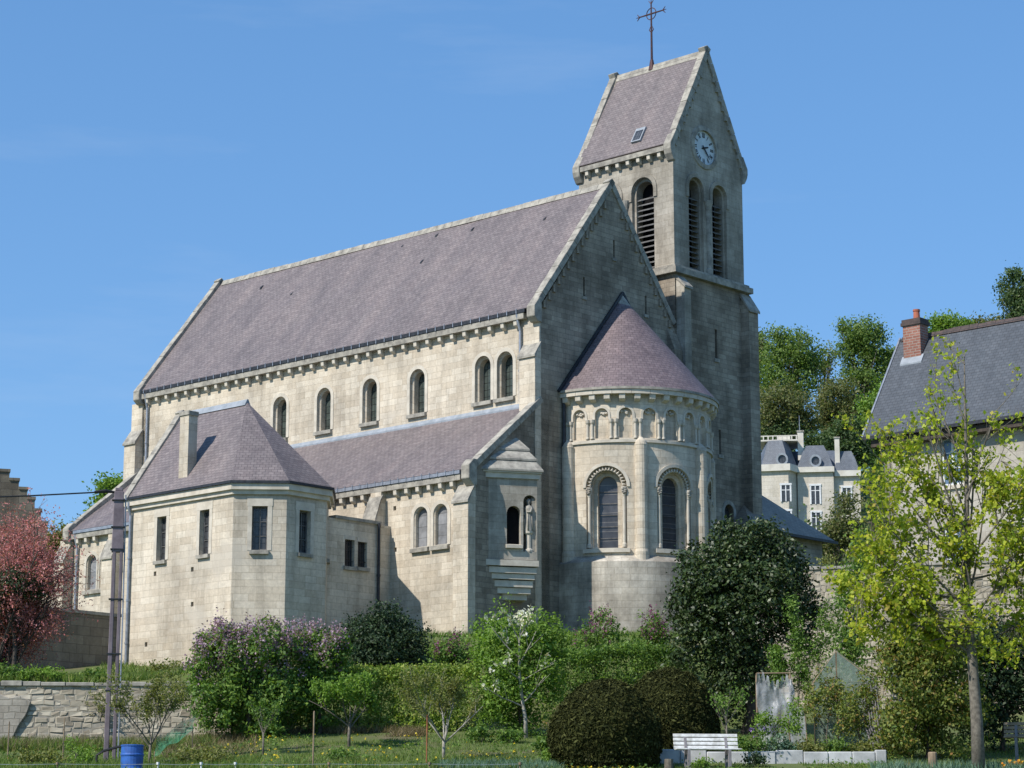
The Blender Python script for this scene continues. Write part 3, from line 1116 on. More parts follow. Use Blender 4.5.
for k in list(range(0, 15)) + list(range(36, 40)):
    xx = -1.0 - k * 0.6
    if abs(xx + 5.0) > 0.42 and abs(xx + 21.25) > .42:
        dup(corb, church, (xx, -3.66, 13.9))
for k in range(27):
    dup(gb, church, (-0.8 - k * 0.42, -3.65, 14.43))


def pipe(name, pts, r=0.055, mat='zinc', n=8):
    mb = MB()
    mb.tube(pts, r, n)
    z = pts[-1][2] + 0.3
    p0, p1 = Vector(pts[-2]), Vector(pts[-1])
    L = (p1 - p0).length
    for k in range(1, int(L / 1.6) + 1):
        c = p0.lerp(p1, k * 1.6 / L)
        mb.tube([c - Vector((0, 0, .04)), c + Vector((0, 0, .04))], r * 1.35, n)
    return mb.build(name, M[mat], church)


pipe('downpipe', [(-0.98, -0.25, 21.25), (-0.98, -0.2, 20.95), (-0.95, -0.1, 20.6), (-0.95, -0.1, 17.75)])
pipe('downpipe', [(-23.95, -0.25, 21.25), (-23.95, -0.2, 20.95), (-23.95, -0.1, 20.6), (-23.95, -0.1, 17.7)])
pipe('downpipe', [(-23.9, -3.9, 14.4), (-23.9, -3.85, 14.1), (-23.9, -3.76, 13.8), (-23.9, -3.76, 8)])
# roof vents
for (xx, yy) in ((-17.58, 2.86), (-9.37, 2.9), (-9.56, 4.0), (-7.29, 3.86), (-11.54, 3.89), (-2.83, 3.5), (-20.5, 3.6)):
    zz = NE + (yy + .25) * nsl
    mb = MB()
    mb.hexa([Vector(p) for p in ((xx - .06, yy - .09, zz - .12), (xx + .06, yy - .09, zz - .12), (xx + .06, yy + .06, zz + .06), (xx - .06, yy + .06, zz + .06),
                                 (xx - .04, yy - .08, zz - .03), (xx + .04, yy - .08, zz - .03), (xx + .04, yy + .06, zz + .09), (xx - .04, yy + .06, zz + .09))])
    mb.build('roof_vent', M['darkmetal'], church)
# low porch at the west end
mb = MB()
mb.prism([(-27.2, ZB), (-24.52, ZB), (-24.52, 12.9), (-27.2, 12.6)], -3.2, 1.5, 'y')
mb.build('porch_wall', M['stone'], church)
mb = MB()
mb.prism([(-27.6, 12.45), (-27.6, 12.65), (-24.52, 13.15), (-24.52, 12.9)], -3.7, 1.7, 'y')
mb.build('porch_roof', M['trim_grey'], church)

# ---- link block --------------------------------------------------------------------------
mL = east(-4.4)
lw = [(-5.80, 11.12, 12.12, .25), (-5.14, 11.15, 12.1, .24)]
mb = MB()
panel(mb, mL, [(-7.0, ZB), (-4.21, ZB), (-4.21, 12.85), (-7.0, 12.85)], [(rect(u, a, b_, h), [(None, .25)]) for u, a, b_, h in lw])
mb.box(-9.0, -4.4, -6.6, -4.0, 12.75, 12.84)
mb.face([(-4.4, -4.21, ZB), (-4.4, -3.6, ZB), (-4.4, -3.6, 12.85), (-4.4, -4.21, 12.85)])
mb.build('link_wall', M['stone'], church)
mb = MB()
mb.box(-9.0, -4.33, -6.6, -4.22, 12.85, 12.97)
mb.build('link_roof', M['trim_grey'], church)
for u, a, b_, h in lw:
    rect_window(mL, u, a, b_, h, .2, M['glass_dark'], bars=4, lintel=False)
pipe('downpipe', [(-4.32, -4.36, 12.9), (-4.32, -4.36, 12.7), (-4.32, -4.36, 12.5), (-4.32, -4.36, 8.5)], mat='darkmetal')

# ---- sacristy ----------------------------------------------------------------------------
SAC = [(-11.05, -11.0), (-5.04, -11.0), (-3.68, -9.64), (-3.68, -7.67), (-5.04, -6.31), (-11.05, -6.31)]
sw = {0: [(1.97, 11.26, 12.9, .27), (4.43, 11.26, 12.9, .27)], 1: [(.96, 11.28, 12.88, .28)], 2: [(.90, 11.26, 12.82, .28)], 3: [(.96, 11.26, 12.82, .26)]}
mb = MB()
putS = [(1.65, 10.7), (3.8, 10.68), (3.85, 9.4), (1.26, 8.1)]
vz = 0
for i in range(6):
    p0, p1 = SAC[i], SAC[(i + 1) % 6]
    Mp, L = along(p0, p1)
    hs = [(rect(u, a, b_, h), [(None, .4)]) for u, a, b_, h in sw.get(i, [])]
    if i == 0:
        hs += [(rect(u, z, z + .17, .075), [(None, .2)]) for u, z in putS]
    panel(mb, Mp, [(0, ZB), (L, ZB), (L, 13.5), (0, 13.5)], hs, uv0=i * 3.3)
    for u, a, b_, h in sw.get(i, []):
        rect_window(Mp, u, a, b_, h, .24, M['glass_dark'])
    if i == 0:
        vents(Mp, putS)
mb.build('sacristy_wall', M['stone'], church)


def offset_poly(poly, d):
    n = len(poly)
    res = []
    for i in range(n):
        a, b_, c = Vector(poly[i - 1]), Vector(poly[i]), Vector(poly[(i + 1) % n])
        t0, t1 = (b_ - a).normalized(), (c - b_).normalized()
        n0, n1 = Vector((t0.y, -t0.x)), Vector((t1.y, -t1.x))
        bis = (n0 + n1)
        bis = bis / bis.length
        res.append(b_ + bis * (d / bis.dot(n0)))
    return [(p.x, p.y) for p in res]


def ring(poly, d0, d1, z0, z1, name, mat, parent=church):
    a, b_ = offset_poly(poly, d0), offset_poly(poly, d1)
    mb = MB()
    n = len(poly)
    for i in range(n):
        j = (i + 1) % n
        mb.hexa([Vector((*a[i], z0)), Vector((*a[j], z0)), Vector((*b_[j], z0)), Vector((*b_[i], z0)),
                 Vector((*a[i], z1)), Vector((*a[j], z1)), Vector((*b_[j], z1)), Vector((*b_[i], z1))])
    return mb.build(name, mat, parent)


ring(SAC, -0.1, 0.10, 13.30, 13.46, 'sacristy_cornice', M['trim'])
ring(SAC, -0.1, 0.20, 13.46, 13.68, 'sacristy_cornice', M['trim'])
ring(SAC, 0.06, 0.27, 13.683, 13.78, 'gutter', M['darkmetal'])
EV = offset_poly(SAC, 0.22)
ze = 13.76
A1, A0 = (-7.15, -8.65, 17.35), (-11.1, -8.65, 17.35)
E3 = [(p[0], p[1], ze) for p in EV]
slab_roof('sacristy_roof', [(-11.1, E3[0][1], ze), E3[1], A1, A0], M['slate'], church, .08)
slab_roof('sacristy_roof', [E3[1], E3[2], A1], M['slate'], church, .08)
slab_roof('sacristy_roof', [E3[2], E3[3], A1], M['slate'], church, .08)
slab_roof('sacristy_roof', [E3[3], E3[4], A1], M['slate'], church, .08)
slab_roof('sacristy_roof', [E3[4], (-11.1, E3[5][1], ze), A0, A1], M['slate'], church, .08)
mb = MB()
mb.prism([(-11.0, 13.4), (-6.31, 13.4), (-8.65, 17.3)], -11.05, -10.75, 'x')
mb.build('sacristy_gable', M['stone'], church)
coping(east(-11.1), [(-11.3, 13.75), (-8.65, 17.55)], (-0.12, 0.22), 0.22)
coping(east(-11.1), [(-8.65, 17.55), (-6.0, 13.75)], (-0.12, 0.22), 0.22)
mb = MB()
mb.prism([(-8.8, 17.2), (-8.68, 17.44), (-8.62, 17.44), (-8.5, 17.2)], -10.85, -7.1, 'x')
mb.build('ridge_cap', M['lead'], church)
mb = MB()
mb.box(-8.38, -7.87, -10.85, -10.43, 13.9, 16.62)
o = mb.build('chimney', M['stone'], church)
mb = MB()
mb.box(-8.42, -7.83, -10.89, -10.39, 16.62, 16.8)
mb.build('chimney_cap', M['trim_grey'], o, bevel=.02)
pipe('downpipe', [(-10.85, -11.2, 13.6), (-10.85, -11.2, 13.4), (-10.85, -11.09, 13.1), (-10.85, -11.09, 7.2)])

# ---- apse --------------------------------------------------------------------------------
AC, AR = 4.95, 3.5


def bent(mb_flat, R0=AR):
    """bend a flat (u,w,z) sheet round the apse"""
    bm = bmesh.new()
    ul = bm.loops.layers.uv.new('UVMap')
    cache = {}
    for f, uv in zip(mb_flat.f, mb_flat.uv):
        vs_ = []
        for i in f:
            key = tuple(round(c, 5) for c in mb_flat.v[i])
            if key not in cache:
                cache[key] = bm.verts.new(mb_flat.v[i])
            vs_.append(cache[key])
        if len(set(vs_)) < 3:
            continue
        try:
            nf = bm.faces.new(vs_)
        except ValueError:
            continue
        for k, lp in enumerate(nf.loops):
            v = lp.vert.co
            lp[ul].uv = uv[k] if uv else (v.x, v.z)
    u = 0.12
    end = R0 * math.pi
    while u < end:
        bmesh.ops.bisect_plane(bm, geom=bm.verts[:] + bm.edges[:] + bm.faces[:], dist=1e-5, plane_co=(u, 0, 0), plane_no=(1, 0, 0))
        u += 0.16
    for v in bm.verts:
        a = v.co.x / R0
        r = R0 + v.co.y
        v.co = (r * math.sin(a), AC - r * math.cos(a), v.co.z)
    return bm


def bm_obj(name, bm, mat, parent=church):
    me = bpy.data.meshes.new(name)
    bm.to_mesh(me)
    bm.free()
    me.materials.append(mat)
    o = bpy.data.objects.new(name, me)
    COL.objects.link(o)
    o.parent = parent
    return o


flatM = lambda u, w, z: Vector((u, w, z))
capM = lambda u, w, z: Vector(((AR + w) * math.sin(u / AR), AC - (AR + w) * math.cos(u / AR), z))
LEN = AR * math.pi
wa = [R(28.8) * AR, R(74.5) * AR, R(120.2) * AR]
na = [R(11 + 15.3 * k) * AR for k in range(11)]
fl = MB()
hs = []
for u in wa:
    hs.append((arch(u, 12.02, 15.20, 0.80, 14), [(None, 0.13), (arch(u, 12.03, 15.0, 0.60, 14), 0.14), (None, 0.30), (arch(u, 12.05, 14.84, 0.43, 14), 0.31), (None, 0.52)]))
for u in na:
    hs.append((arch(u, 16.28, 17.46, 0.26, 10), [(None, 0.13)]))
panel(fl, flatM, [(0, 11.4), (LEN, 11.4), (LEN, 18.0), (0, 18.0)], hs)
for u in na:
    poly_sheet(fl, flatM, arch(u, 16.27, 17.47, 0.265, 10), -0.128)
bm_obj('apse_wall', bent(fl), M['stone'])


def arc_ring(name, r0, r1, z0, z1, mat, slope=0.0, n=48, seg=0):
    mb = MB()
    for k in range(n):
        a, b_ = math.pi * k / n, math.pi * (k + 1) / n
        if seg and k % seg == seg - 1:
            b_ -= 0.004
        P = lambda r, t, z: Vector((r * math.sin(t), AC - r * math.cos(t), z))
        mb.hexa([P(r1, a, z0), P(r1, b_, z0), P(r0, b_, z0), P(r0, a, z0), P(r1, a, z1 - slope), P(r1, b_, z1 - slope), P(r0, b_, z1), P(r0, a, z1)])
    return mb.build(name, mat, church)


arc_ring('apse_plinth', AR - .2, AR + 0.40, ZB, 11.88, M['stone_plinth'], 0.42)
arc_ring('apse_stringcourse', AR - .1, AR + 0.07, 16.10, 16.26, M['trim'], 0.05)
arc_ring('apse_cornice', AR - .1, AR + 0.31, 17.97, 18.14, M['trim'], 0, 48, 3)
arc_ring('gutter', AR + .06, AR + 0.36, 18.143, 18.27, M['trim_grey'], 0.03)
kc = MB()
kc.hexa([Vector(p) for p in ((-.12, -.24, .10), (.12, -.24, .10), (.12, .03, 0), (-.12, .03, 0), (-.12, -.27, .30), (.12, -.27, .30), (.12, .03, .30), (-.12, .03, .30))])
c0 = kc.build('corbel', M['trim'], church, bevel=.015)
for k in range(20):
    a = R(3 + 174 / 19 * k)
    c = c0 if k == 0 else c0.copy()
    if k:
        COL.objects.link(c)
        c.parent = church
    c.location = (AR * math.sin(a), AC - AR * math.cos(a), 17.67)
    c.rotation_euler = (0, 0, a)
# arcade colonnettes (pairs between niches)
cm = MB()
cm.lathe([(.075, 0), (.075, .06), (.05, .08), (.05, .58), (.085, .64), (.095, .76), (0.0, .76)], n=8)
col0 = cm.build('colonnette', M['trim'], church, smooth=False)
first = True
for k in range(-1, 11):
    for s in (-1, 1):
        a = R(11 + 15.3 * (k + .5) + s * 1.55)
        if a < 0.03 or a > math.pi - .05:
            continue
        c = col0 if first else col0.copy()
        if not first:
            COL.objects.link(c)
            c.parent = church
        first = False
        c.location = ((AR + .03) * math.sin(a), AC - (AR + .03) * math.cos(a), 16.26)
for u in na:                      # arches with worn carving in the heads of the niches
    mb = MB()
    band(mb, capM, arch_open(u, 17.02, 17.46, 0.262, 10), arch_open(u, 17.02, 17.55, 0.35, 10), -.01, .03)
    aa = mb.build('arcade_arch', M['trim'], church)
    mb = MB()
    for q in range(6):
        a = RNG.uniform(.2, 2.9)
        r = RNG.uniform(.04, .2)
        p = capM(u + r * math.cos(a), -.10, 17.22 + r * math.sin(a) * .9)
        mb.lathe([(0, -.06), (.05, -.03), (.065, 0), (.05, .03), (0, .06)], p, 6)
    mb.build('niche_carving', M['trim'], aa, smooth=True)
# engaged piers with pointed tops
for deg in (3.2, 51, 97.5, 144, 177):
    a = R(deg)
    mb = MB()
    mb.lathe([(.28, 11.40), (.28, 11.85), (.25, 11.95), (.25, 15.95), (.26, 16.0), (.21, 16.14), (.11, 16.26), (0, 16.32)],
             ((AR + .05) * math.sin(a), AC - (AR + .05) * math.cos(a), 0), 16)
    mb.build('engaged_pier', M['stone'], church, smooth=False)
# apse windows: outer archivolt with dogtooth, shafts, pane, sill
for u in wa:
    mb = MB()
    band(mb, capM, arch_open(u, 14.38, 15.20, 0.803, 16), arch_open(u, 14.38, 15.32, 0.92, 16), -.01, .05)
    for k in range(17):
        a = math.pi * (k + .5) / 17
        q = lambda r, da, w: capM(u + r * math.cos(a + da), w, 14.4 + r * math.sin(a + da))
        b0, b1, t_, h_ = q(.62, -.09, -.02), q(.62, .09, -.02), q(.79, 0, -.02), q(.66, 0, .03)
        c0, c1, ct = q(.62, -.09, -.12), q(.62, .09, -.12), q(.79, 0, -.12)
        for f_ in ([b0, b1, h_], [b1, t_, h_], [t_, b0, h_], [c0, b0, t_, ct], [ct, t_, b1, c1]):
            mb.face(f_)
    w_ = mb.build('window', M['trim'], church)
    for s in (-1, 1):
        p = capM(u + s * .695, -.05, 0)
        c = MB()
        c.lathe([(.09, 12.05), (.09, 12.17), (.062, 12.22), (.062, 14.0), (.075, 14.03), (.075, 14.06), (.12, 14.30), (.12, 14.38), (0, 14.38)], (p.x, p.y, 0), 10)
        c.build('shaft', M['trim'], w_)
        c = MB()
        for e in range(7):
            tt = e * .9
            pp = capM(u + s * .70 + .09 * math.cos(tt) * .6, .03, 14.24 + .1 * math.sin(tt))
            c.lathe([(0, -.06), (.05, -.03), (.06, 0), (.05, .03), (0, .06)], pp, 6)
        c.build('carved_stop', M['trim_grey'], w_, smooth=True)
    g = MB()
    poly_sheet(g, capM, arch(u, 12.0, 14.88, .45, 14), -.48)
    g.build('glass_pane', M['glass_apse'], w_)
    for zz in (12.45, 12.9, 13.35, 13.8, 14.25):
        g = MB()
        g.tube([capM(u - .42, -.44, zz), capM(u + .42, -.44, zz)], .014, 4)
        g.build('saddle_bar', M['louvre'], w_)
    s_ = MB()
    for k in range(6):
        lbox(s_, capM, u - .9 + k * .3, u - .9 + (k + 1) * .3, -.50, .12, 11.84, 12.0, .05)
    s_.build('sill', M['trim'], w_)
# conical roof
mb = MB()
n = 40
RB, ZA = AR + .33, 22.75
for k in range(n):
    a, b_ = math.pi * k / n, math.pi * (k + 1) / n
    steps = 6
    for j in range(steps):
        t0, t1 = j / steps, (j + 1) / steps
        P = lambda t, q: Vector((RB * (1 - t) * math.sin(q), AC - RB * (1 - t) * math.cos(q), 18.24 + (ZA - 18.24) * t))
        SL = math.hypot(RB, ZA - 18.24)
        rm = RB * (1 - (t0 + t1) / 2)
        if j == steps - 1:
            mb.face([P(t0, a), P(t0, b_), P(t1, a)], [(a * rm, t0 * SL), (b_ * rm, t0 * SL), (a * rm, t1 * SL)])
        else:
            mb.face([P(t0, a), P(t0, b_), P(t1, b_), P(t1, a)], [(a * rm, t0 * SL), (b_ * rm, t0 * SL), (b_ * rm, t1 * SL), (a * rm, t1 * SL)])
mb.build('apse_roof', M['slate_cone'], church)
mb = MB()
mb.lathe([(.36, -.52), (.37, -.46), (.02, .06), (0, .06)], (0.02, AC, ZA), 14, -math.pi / 2, math.pi / 2)
mb.build('cone_cap', M['trim_grey'], church)
mb = MB()
for s in (-1, 1):
    a0, b0 = Vector((0, AC + s * (RB + .12), 18.22)), Vector((0, AC, ZA + .16))
    d = (b0 - a0).normalized()
    nn = Vector((0, -d.z * -s, d.y * -s)) * 1.0
    nrm_ = Vector((0, s * d.z, -s * d.y))
    if nrm_.z < 0:
        nrm_ = -nrm_
    p = []
    for w in (-.06, .03):
        for xx, e in ((0.0, a0), (0.10, a0), (0.10, b0), (0.0, b0)):
            p.append(e + Vector((xx, 0, 0)) + nrm_ * w)
    mb.hexa(p)
mb.build('cone_edge_strip', M['darkmetal'], church)  # thin dark strip along both edges of the cone at the gable
pipe('downpipe', [(.1, 1.28, 18.1), (.1, 1.28, 17.9), (.1, 1.28, 17.7), (.1, 1.28, 8.3)], mat='darkmetal', r=.07)

# ---- corner oratory ----------------------------------------------------------------------
OA = [(0.0, -2.90), (0.99, -1.29), (0.0, -0.66)]
d1, L1 = along(OA[0], OA[1])
d2, L2 = along(OA[1], OA[2])
orat = MB()
nich = arch(L1 - .29, 11.62, 13.75, .25, 8)
panel(orat, d1, [(0, 11.3), (L1, 11.3), (L1, 14.35), (0, 14.35)],
      [(arch(.98, 11.85, 13.32, .27, 8), [(None, .3)]), (nich, [(None, .42)])])
panel(orat, d2, [(0, 11.3), (L2, 11.3), (L2, 14.35), (0, 14.35)], [(arch(.32, 11.62, 13.75, .25, 8), [(None, .2)])])
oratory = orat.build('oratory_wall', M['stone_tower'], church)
g = MB()
poly_sheet(g, d1, arch(.98, 11.8, 13.37, .30, 8), -.27)
g.build('glass_pane', M['void'], oratory)
g = MB()
poly_sheet(g, d1, arch(L1 - .29, 11.6, 13.77, .255, 8), -.41)
poly_sheet(g, d2, arch(.32, 11.6, 13.77, .255, 8), -.195)
g.build('niche_back', M['stone_grey'], oratory)
g = MB()
lbox(g, d1, .66, 1.3, -.05, .12, 11.72, 11.84, .04)
g.build('sill', M['trim'], oratory)


def ora_tri(d, s=1.0):
    """plan triangle of the oratory, grown by d and scaled by s about the wall"""
    e0, e1, e2 = d1(0, d, 0), None, d2(L2, d, 0)
    a0, a1 = d1(0, d, 0), d1(L1, d, 0)
    c0, c1 = d2(0, d, 0), d2(L2, d, 0)
    t0, t1 = (a1 - a0), (c1 - c0)
    den = t0.x * t1.y - t0.y * t1.x
    k_ = ((c0.x - a0.x) * t1.y - (c0.y - a0.y) * t1.x) / den
    e1 = a0 + t0 * k_
    y0 = a0.y - t0.y / t0.x * a0.x
    y2 = c0.y - t1.y / t1.x * c0.x
    yc = -1.36
    return [(0.0, yc + (y0 - yc) * s), (e1.x * s, yc + (e1.y - yc) * s), (0.0, yc + (y2 - yc) * s)]


mb = MB()
for zz, off, h in ((14.35, .08, .2), (14.55, .15, .06)):
    mb.prism(ora_tri(off), zz, zz + h - .002, 'z')
mb.build('oratory_cornice', M['trim'], church)
mb = MB()
for s0, s1, z0, z1 in ((1.0, .68, 14.61, 15.10), (.76, .42, 15.06, 15.52), (.50, .03, 15.48, 16.05)):
    a, a2, b_ = ([Vector((*q, z)) for q in ora_tri(.2, s)] for s, z in ((s0, z0), (s0, z0 + .07), (s1, z1)))
    for k in range(2):
        mb.face([a[k], a[k + 1], a2[k + 1], a2[k]])
        mb.face([a2[k], a2[k + 1], b_[k + 1], b_[k]])
    mb.face(a[::-1])
    mb.face(b_)
mb.build('oratory_roof', M['trim_grey'], church)
mb = MB()
for zz, s, h in ((11.06, 1.08, .22), (10.80, .97, .22), (10.58, .88, .20), (10.30, .78, .24), (10.06, .68, .22), (9.84, .5, .22)):
    mb.prism(ora_tri(0.0, s), zz, zz + h - .002, 'z')
mb.build('oratory_corbelling', M['trim'], church)

# ---- tower -------------------------------------------------------------------------------
TX0, TX1, TY0, TY1 = -5.25, 0.0, 8.42, 13.22
mT = east(0.06)
mb = MB()
slT = [(11.08, 21.13, 22.4, .075), (11.23, 17.04, 18.11, .075)]
panel(mb, mT, [(8.45, ZB), (13.5, ZB), (13.5, 24.35), (8.45, 24.35)],
      [(rect(u, a, b_, h), [(None, .35)]) for u, a, b_, h in slT] + [(arch(11.75, 13.6, 15.0, .32), [(None, .3)])])
mb.box(-5.4, .06, 8.35, 8.44, 20.0, 24.35)
mb.box(-5.4, -5.2, 8.44, 13.5, ZB, 24.35)
mb.box(-5.2, .06, 13.3, 13.499, ZB, 24.35)
mb.box(-5.2, .04, 8.44, 13.3, 24.2, 24.34)
mb.face([(.06, 8.35, 20.0), (.06, 8.45, 20.0), (.06, 8.45, 24.35), (.06, 8.35, 24.35)])
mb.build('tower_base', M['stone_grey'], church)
for u, a, b_, h in slT:
    g = MB()
    lbox(g, mT, u - h, u + h, -.33, -.25, a, b_)
    s = g.build('slit_window', M['void'], church)
    g = MB()
    lbox(g, mT, u - .16, u + .16, -.05, .06, a - .14, a)
    g.build('sill', M['trim_grey'], s)
arched_window(mT, 11.75, 13.6, 15.0, .32, .25, M['glass_dark'], trim='trim_grey')


def epier(y0, y1, proj, zmid, ztop, mat='stone_grey'):
    mb = MB()
    mb.prism([(.04, ZB), (proj, ZB), (proj, zmid), (.04, ztop)], y0, y1, 'y')
    o = mb.build('buttress', M[mat], church)
    c = MB()
    c.prism([(proj + .08, zmid - .08), (proj + .08, zmid + .02), (.06, ztop + .12), (.06, ztop - .05)], y0 - .05, y1 + .05, 'y')
    c.build('weathering', M['trim_grey'], o)


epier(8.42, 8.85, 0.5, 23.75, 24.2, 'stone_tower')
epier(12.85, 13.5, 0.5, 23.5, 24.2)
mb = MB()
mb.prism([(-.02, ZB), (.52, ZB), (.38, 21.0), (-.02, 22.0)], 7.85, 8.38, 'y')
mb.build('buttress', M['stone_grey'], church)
TB = [(TX0, TY0), (TX1, TY0), (TX1, TY1), (TX0, TY1)]
ring(TB, -.1, .28, 24.36, 24.60, 'string_course', M['trim_grey'])
ring(TB, -.1, .16, 24.603, 24.72, 'string_course', M['trim_grey'])
bw = [(9.93, .50), (11.55, .50)]
mb = MB()
mTE = east(TX1)
mTS = south(TY0)
hsE = [(arch(u, 24.72, 28.86, h), [(None, .12), (arch(u, 24.72, 28.76, h - .1), .13), (None, .6)]) for u, h in bw]
bs = [(-1.66, .60), (-3.55, .60)]
hsS = [(arch(u, 24.72, 28.84, h), [(None, .14), (arch(u, 24.72, 28.72, h - .12), .15), (None, .6)]) for u, h in bs]
tapex = 34.8
panel(mb, mTE, [(TY0, 24.6), (TY1, 24.6), (TY1, 29.9), (10.82, tapex), (TY0, 29.9)], hsE + [([(10.6 + .78 * math.cos(t * math.pi / 12), 30.33 + .78 * math.sin(t * math.pi / 12)) for t in range(24)], [(None, .1)])])
panel(mb, mTS, [(TX0, 24.6), (TX1, 24.6), (TX1, 30.0), (TX0, 30.0)], hsS)
mb.box(TX0, TX1 - .7, TY1 - .3, TY1 - .01, 24.6, 29.95)
mb.prism([(TY0 + .7, 24.6), (TY1 - .3, 24.6), (TY1 - .3, 29.9), (TY1, 29.9), (10.82, tapex), (TY0 + .02, 29.9), (TY0 + .7, 29.9)], TX0, TX0 + .3, 'x')
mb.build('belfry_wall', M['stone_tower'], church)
for Mp, lst, dp in ((mTE, bw, .12), (mTS, bs, .14)):
    for u, h in lst:
        m_ = MB()
        band(m_, Mp, arch_open(u, 27.9, 28.86, h + .003, 14), arch_open(u, 27.9, 29.04, h + .18, 14), -.01, .05)
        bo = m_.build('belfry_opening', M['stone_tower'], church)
        g = MB()
        poly_sheet(g, Mp, arch(u, 24.7, 28.8, h), -.58)
        g.build('dark_backing', M['void'], bo)
        g = MB()
        for k in range(15):
            zz = 24.9 + k * .235
            if zz < 28.0:
                p = [Mp(u - h + .1, -.20, zz - .03), Mp(u + h - .1, -.20, zz - .03), Mp(u + h - .1, -.36, zz + .06), Mp(u - h + .1, -.36, zz + .06)]
                q = [Vector(v) + Vector((0, 0, .035)) for v in p]
                g.hexa(p + q)
        g.build('louvres', M['louvre'], bo)
    um = (lst[0][0] + lst[1][0]) / 2
    cpos = Mp(um, .02, 0)
    c = MB()
    c.lathe([(.16, 24.72), (.16, 24.95), (.12, 25.0), (.12, 27.55), (.14, 27.6), (.14, 27.64), (.2, 27.85), (.22, 27.98), (0, 27.98)], (cpos.x, cpos.y, 0), 12)
    c.build('belfry_colonnette', M['trim_grey'], church)
# clock
clk = MB()
for k in range(32):
    a, b_ = math.pi * k / 16, math.pi * (k + 1) / 16
    P = lambda r, t, w: mTE(10.6 + r * math.cos(t), w, 30.33 + r * math.sin(t))
    clk.hexa([P(.76, a, 0), P(.76, b_, 0), P(.98, b_, 0), P(.98, a, 0), P(.76, a, .07), P(.76, b_, .07), P(.95, b_, .05), P(.95, a, .05)])
clock = clk.build('clock', M['trim_grey'], church)
g = MB()
g.face([mTE(10.6 + .775 * math.cos(t * math.pi / 16), -.06, 30.33 + .775 * math.sin(t * math.pi / 16)) for t in range(32)])
g.build('dial', M['dial'], clock)
rom = ['XII', 'I', 'II', 'III', 'IV', 'V', 'VI', 'VII', 'VIII', 'IX', 'X', 'XI']


def stroke(cu, cz, p0, p1, w):
    d = Vector((p1[0] - p0[0], p1[1] - p0[1]))
    d.normalize()
    nx, nz = -d.y * w / 2, d.x * w / 2
    num.face([mTE(cu + q[0], -.052, cz + q[1]) for q in ((p0[0] - nx, p0[1] - nz), (p1[0] - nx, p1[1] - nz), (p1[0] + nx, p1[1] + nz), (p0[0] + nx, p0[1] + nz))])


for i, t in enumerate(rom):
    num = MB()
    ang = math.pi / 2 - i * math.pi / 6
    wid = {'I': .045, 'V': .11, 'X': .11}
    tot = sum(wid[c] for c in t)
    cur = -tot / 2
    ca, sa = math.cos(ang), math.sin(ang)

    def pl(lx, ly):                     # lx along the rim clockwise, ly outwards
        r = .57 + ly
        return (r * ca + lx * sa, r * sa - lx * ca)
    for c in t:
        w_ = wid[c]
        m0 = cur + w_ / 2
        segs = {'I': [((m0, -.11), (m0, .11), .03)], 'V': [((m0, -.11), (m0 - .04, .11), .035), ((m0, -.11), (m0 + .04, .11), .018)],
                'X': [((m0 - .04, .11), (m0 + .04, -.11), .035), ((m0 + .04, .11), (m0 - .04, -.11), .018)]}[c]
        for a, b_, ww in segs:
            stroke(10.6, 30.33, pl(*a), pl(*b_), ww)
        cur += w_
    num.build('numeral', M['black'], clock)


def hand(ang, L, w, off):
    d = (math.cos(ang), math.sin(ang))
    n_ = (-d[1], d[0])
    g = MB()
    pts = [(-.14, .6), (0, 1), (L * .75, .75), (L, 0), (L * .75, -.75), (0, -1), (-.14, -.6)]
    f = [mTE(10.6 + d[0] * a + n_[0] * b_ * w, off, 30.33 + d[1] * a + n_[1] * b_ * w) for a, b_ in pts]
    b2 = [p + Vector((.015, 0, 0)) for p in f]
    g.face(f)
    g.face(b2)
    for i in range(len(f)):
        j = (i + 1) % len(f)
        g.face([f[i], f[j], b2[j], b2[i]])
    g.build('hand', M['black'], clock)


hand(R(18), .36, .045, -.045)
hand(R(-48), .60, .032, -.028)
# tower roof, copings, corbels
tsl = (34.75 - 30.0) / (10.82 - 8.15)
slab_roof('tower_roof', [(TX0 + .1, 8.15, 30.0), (-.1, 8.15, 30.0), (-.1, 10.82, 34.72), (TX0 + .1, 10.82, 34.72)], M['slate'], church, .1)
slab_roof('tower_roof', [(TX0 + .1, 10.82, 34.72), (-.1, 10.82, 34.72), (-.1, 13.57, 30.0), (TX0 + .1, 13.57, 30.0)], M['slate'], church, .1)
for xx in (0.0, TX0 - .02):
    h = (-.26, .09) if xx == 0 else (-.09, .26)
    coping(east(xx), [(8.18, 29.98), (10.82, 35.02)], h, .28)
    coping(east(xx), [(10.82, 35.02), (13.42, 29.98)], h, .28)
    for y0, sg in ((TY0, -1), (TY1, 1)):
        k = MB()
        k.prism([(y0 + sg * .30, 29.75), (y0 + sg * .30, 30.0), (y0 + sg * .0, 30.5), (y0 - sg * .05, 30.5), (y0 - sg * .05, 29.25), (y0 + sg * .08, 29.3), (y0 + sg * .24, 29.55)], xx + h[0] - .02, xx + h[1] + .02, 'x')
        k.build('kneeler', M['trim_grey'], church, bevel=.02)
mb = MB()
mb.prism([(10.68, 34.5), (10.80, 34.84), (10.92, 34.84), (11.04, 34.5)], TX0 + .25, -.25, 'x')
mb.build('ridge_cap', M['trim_grey'], church)
mb = MB()
lbox(mb, mTS, TX0 + .3, TX1 - .3, -.05, .27, 29.72, 29.93)
mb.build('tower_cornice', M['trim_grey'], church)
for k in range(8):
    dup(corb, church, (TX0 + .62 + k * .575, TY0, 29.42))
mb = MB()
mb.box(0, .10, -.05, .05, -.125, .125)
rt = mb.build('rake_corbel', M['trim_grey'], church)
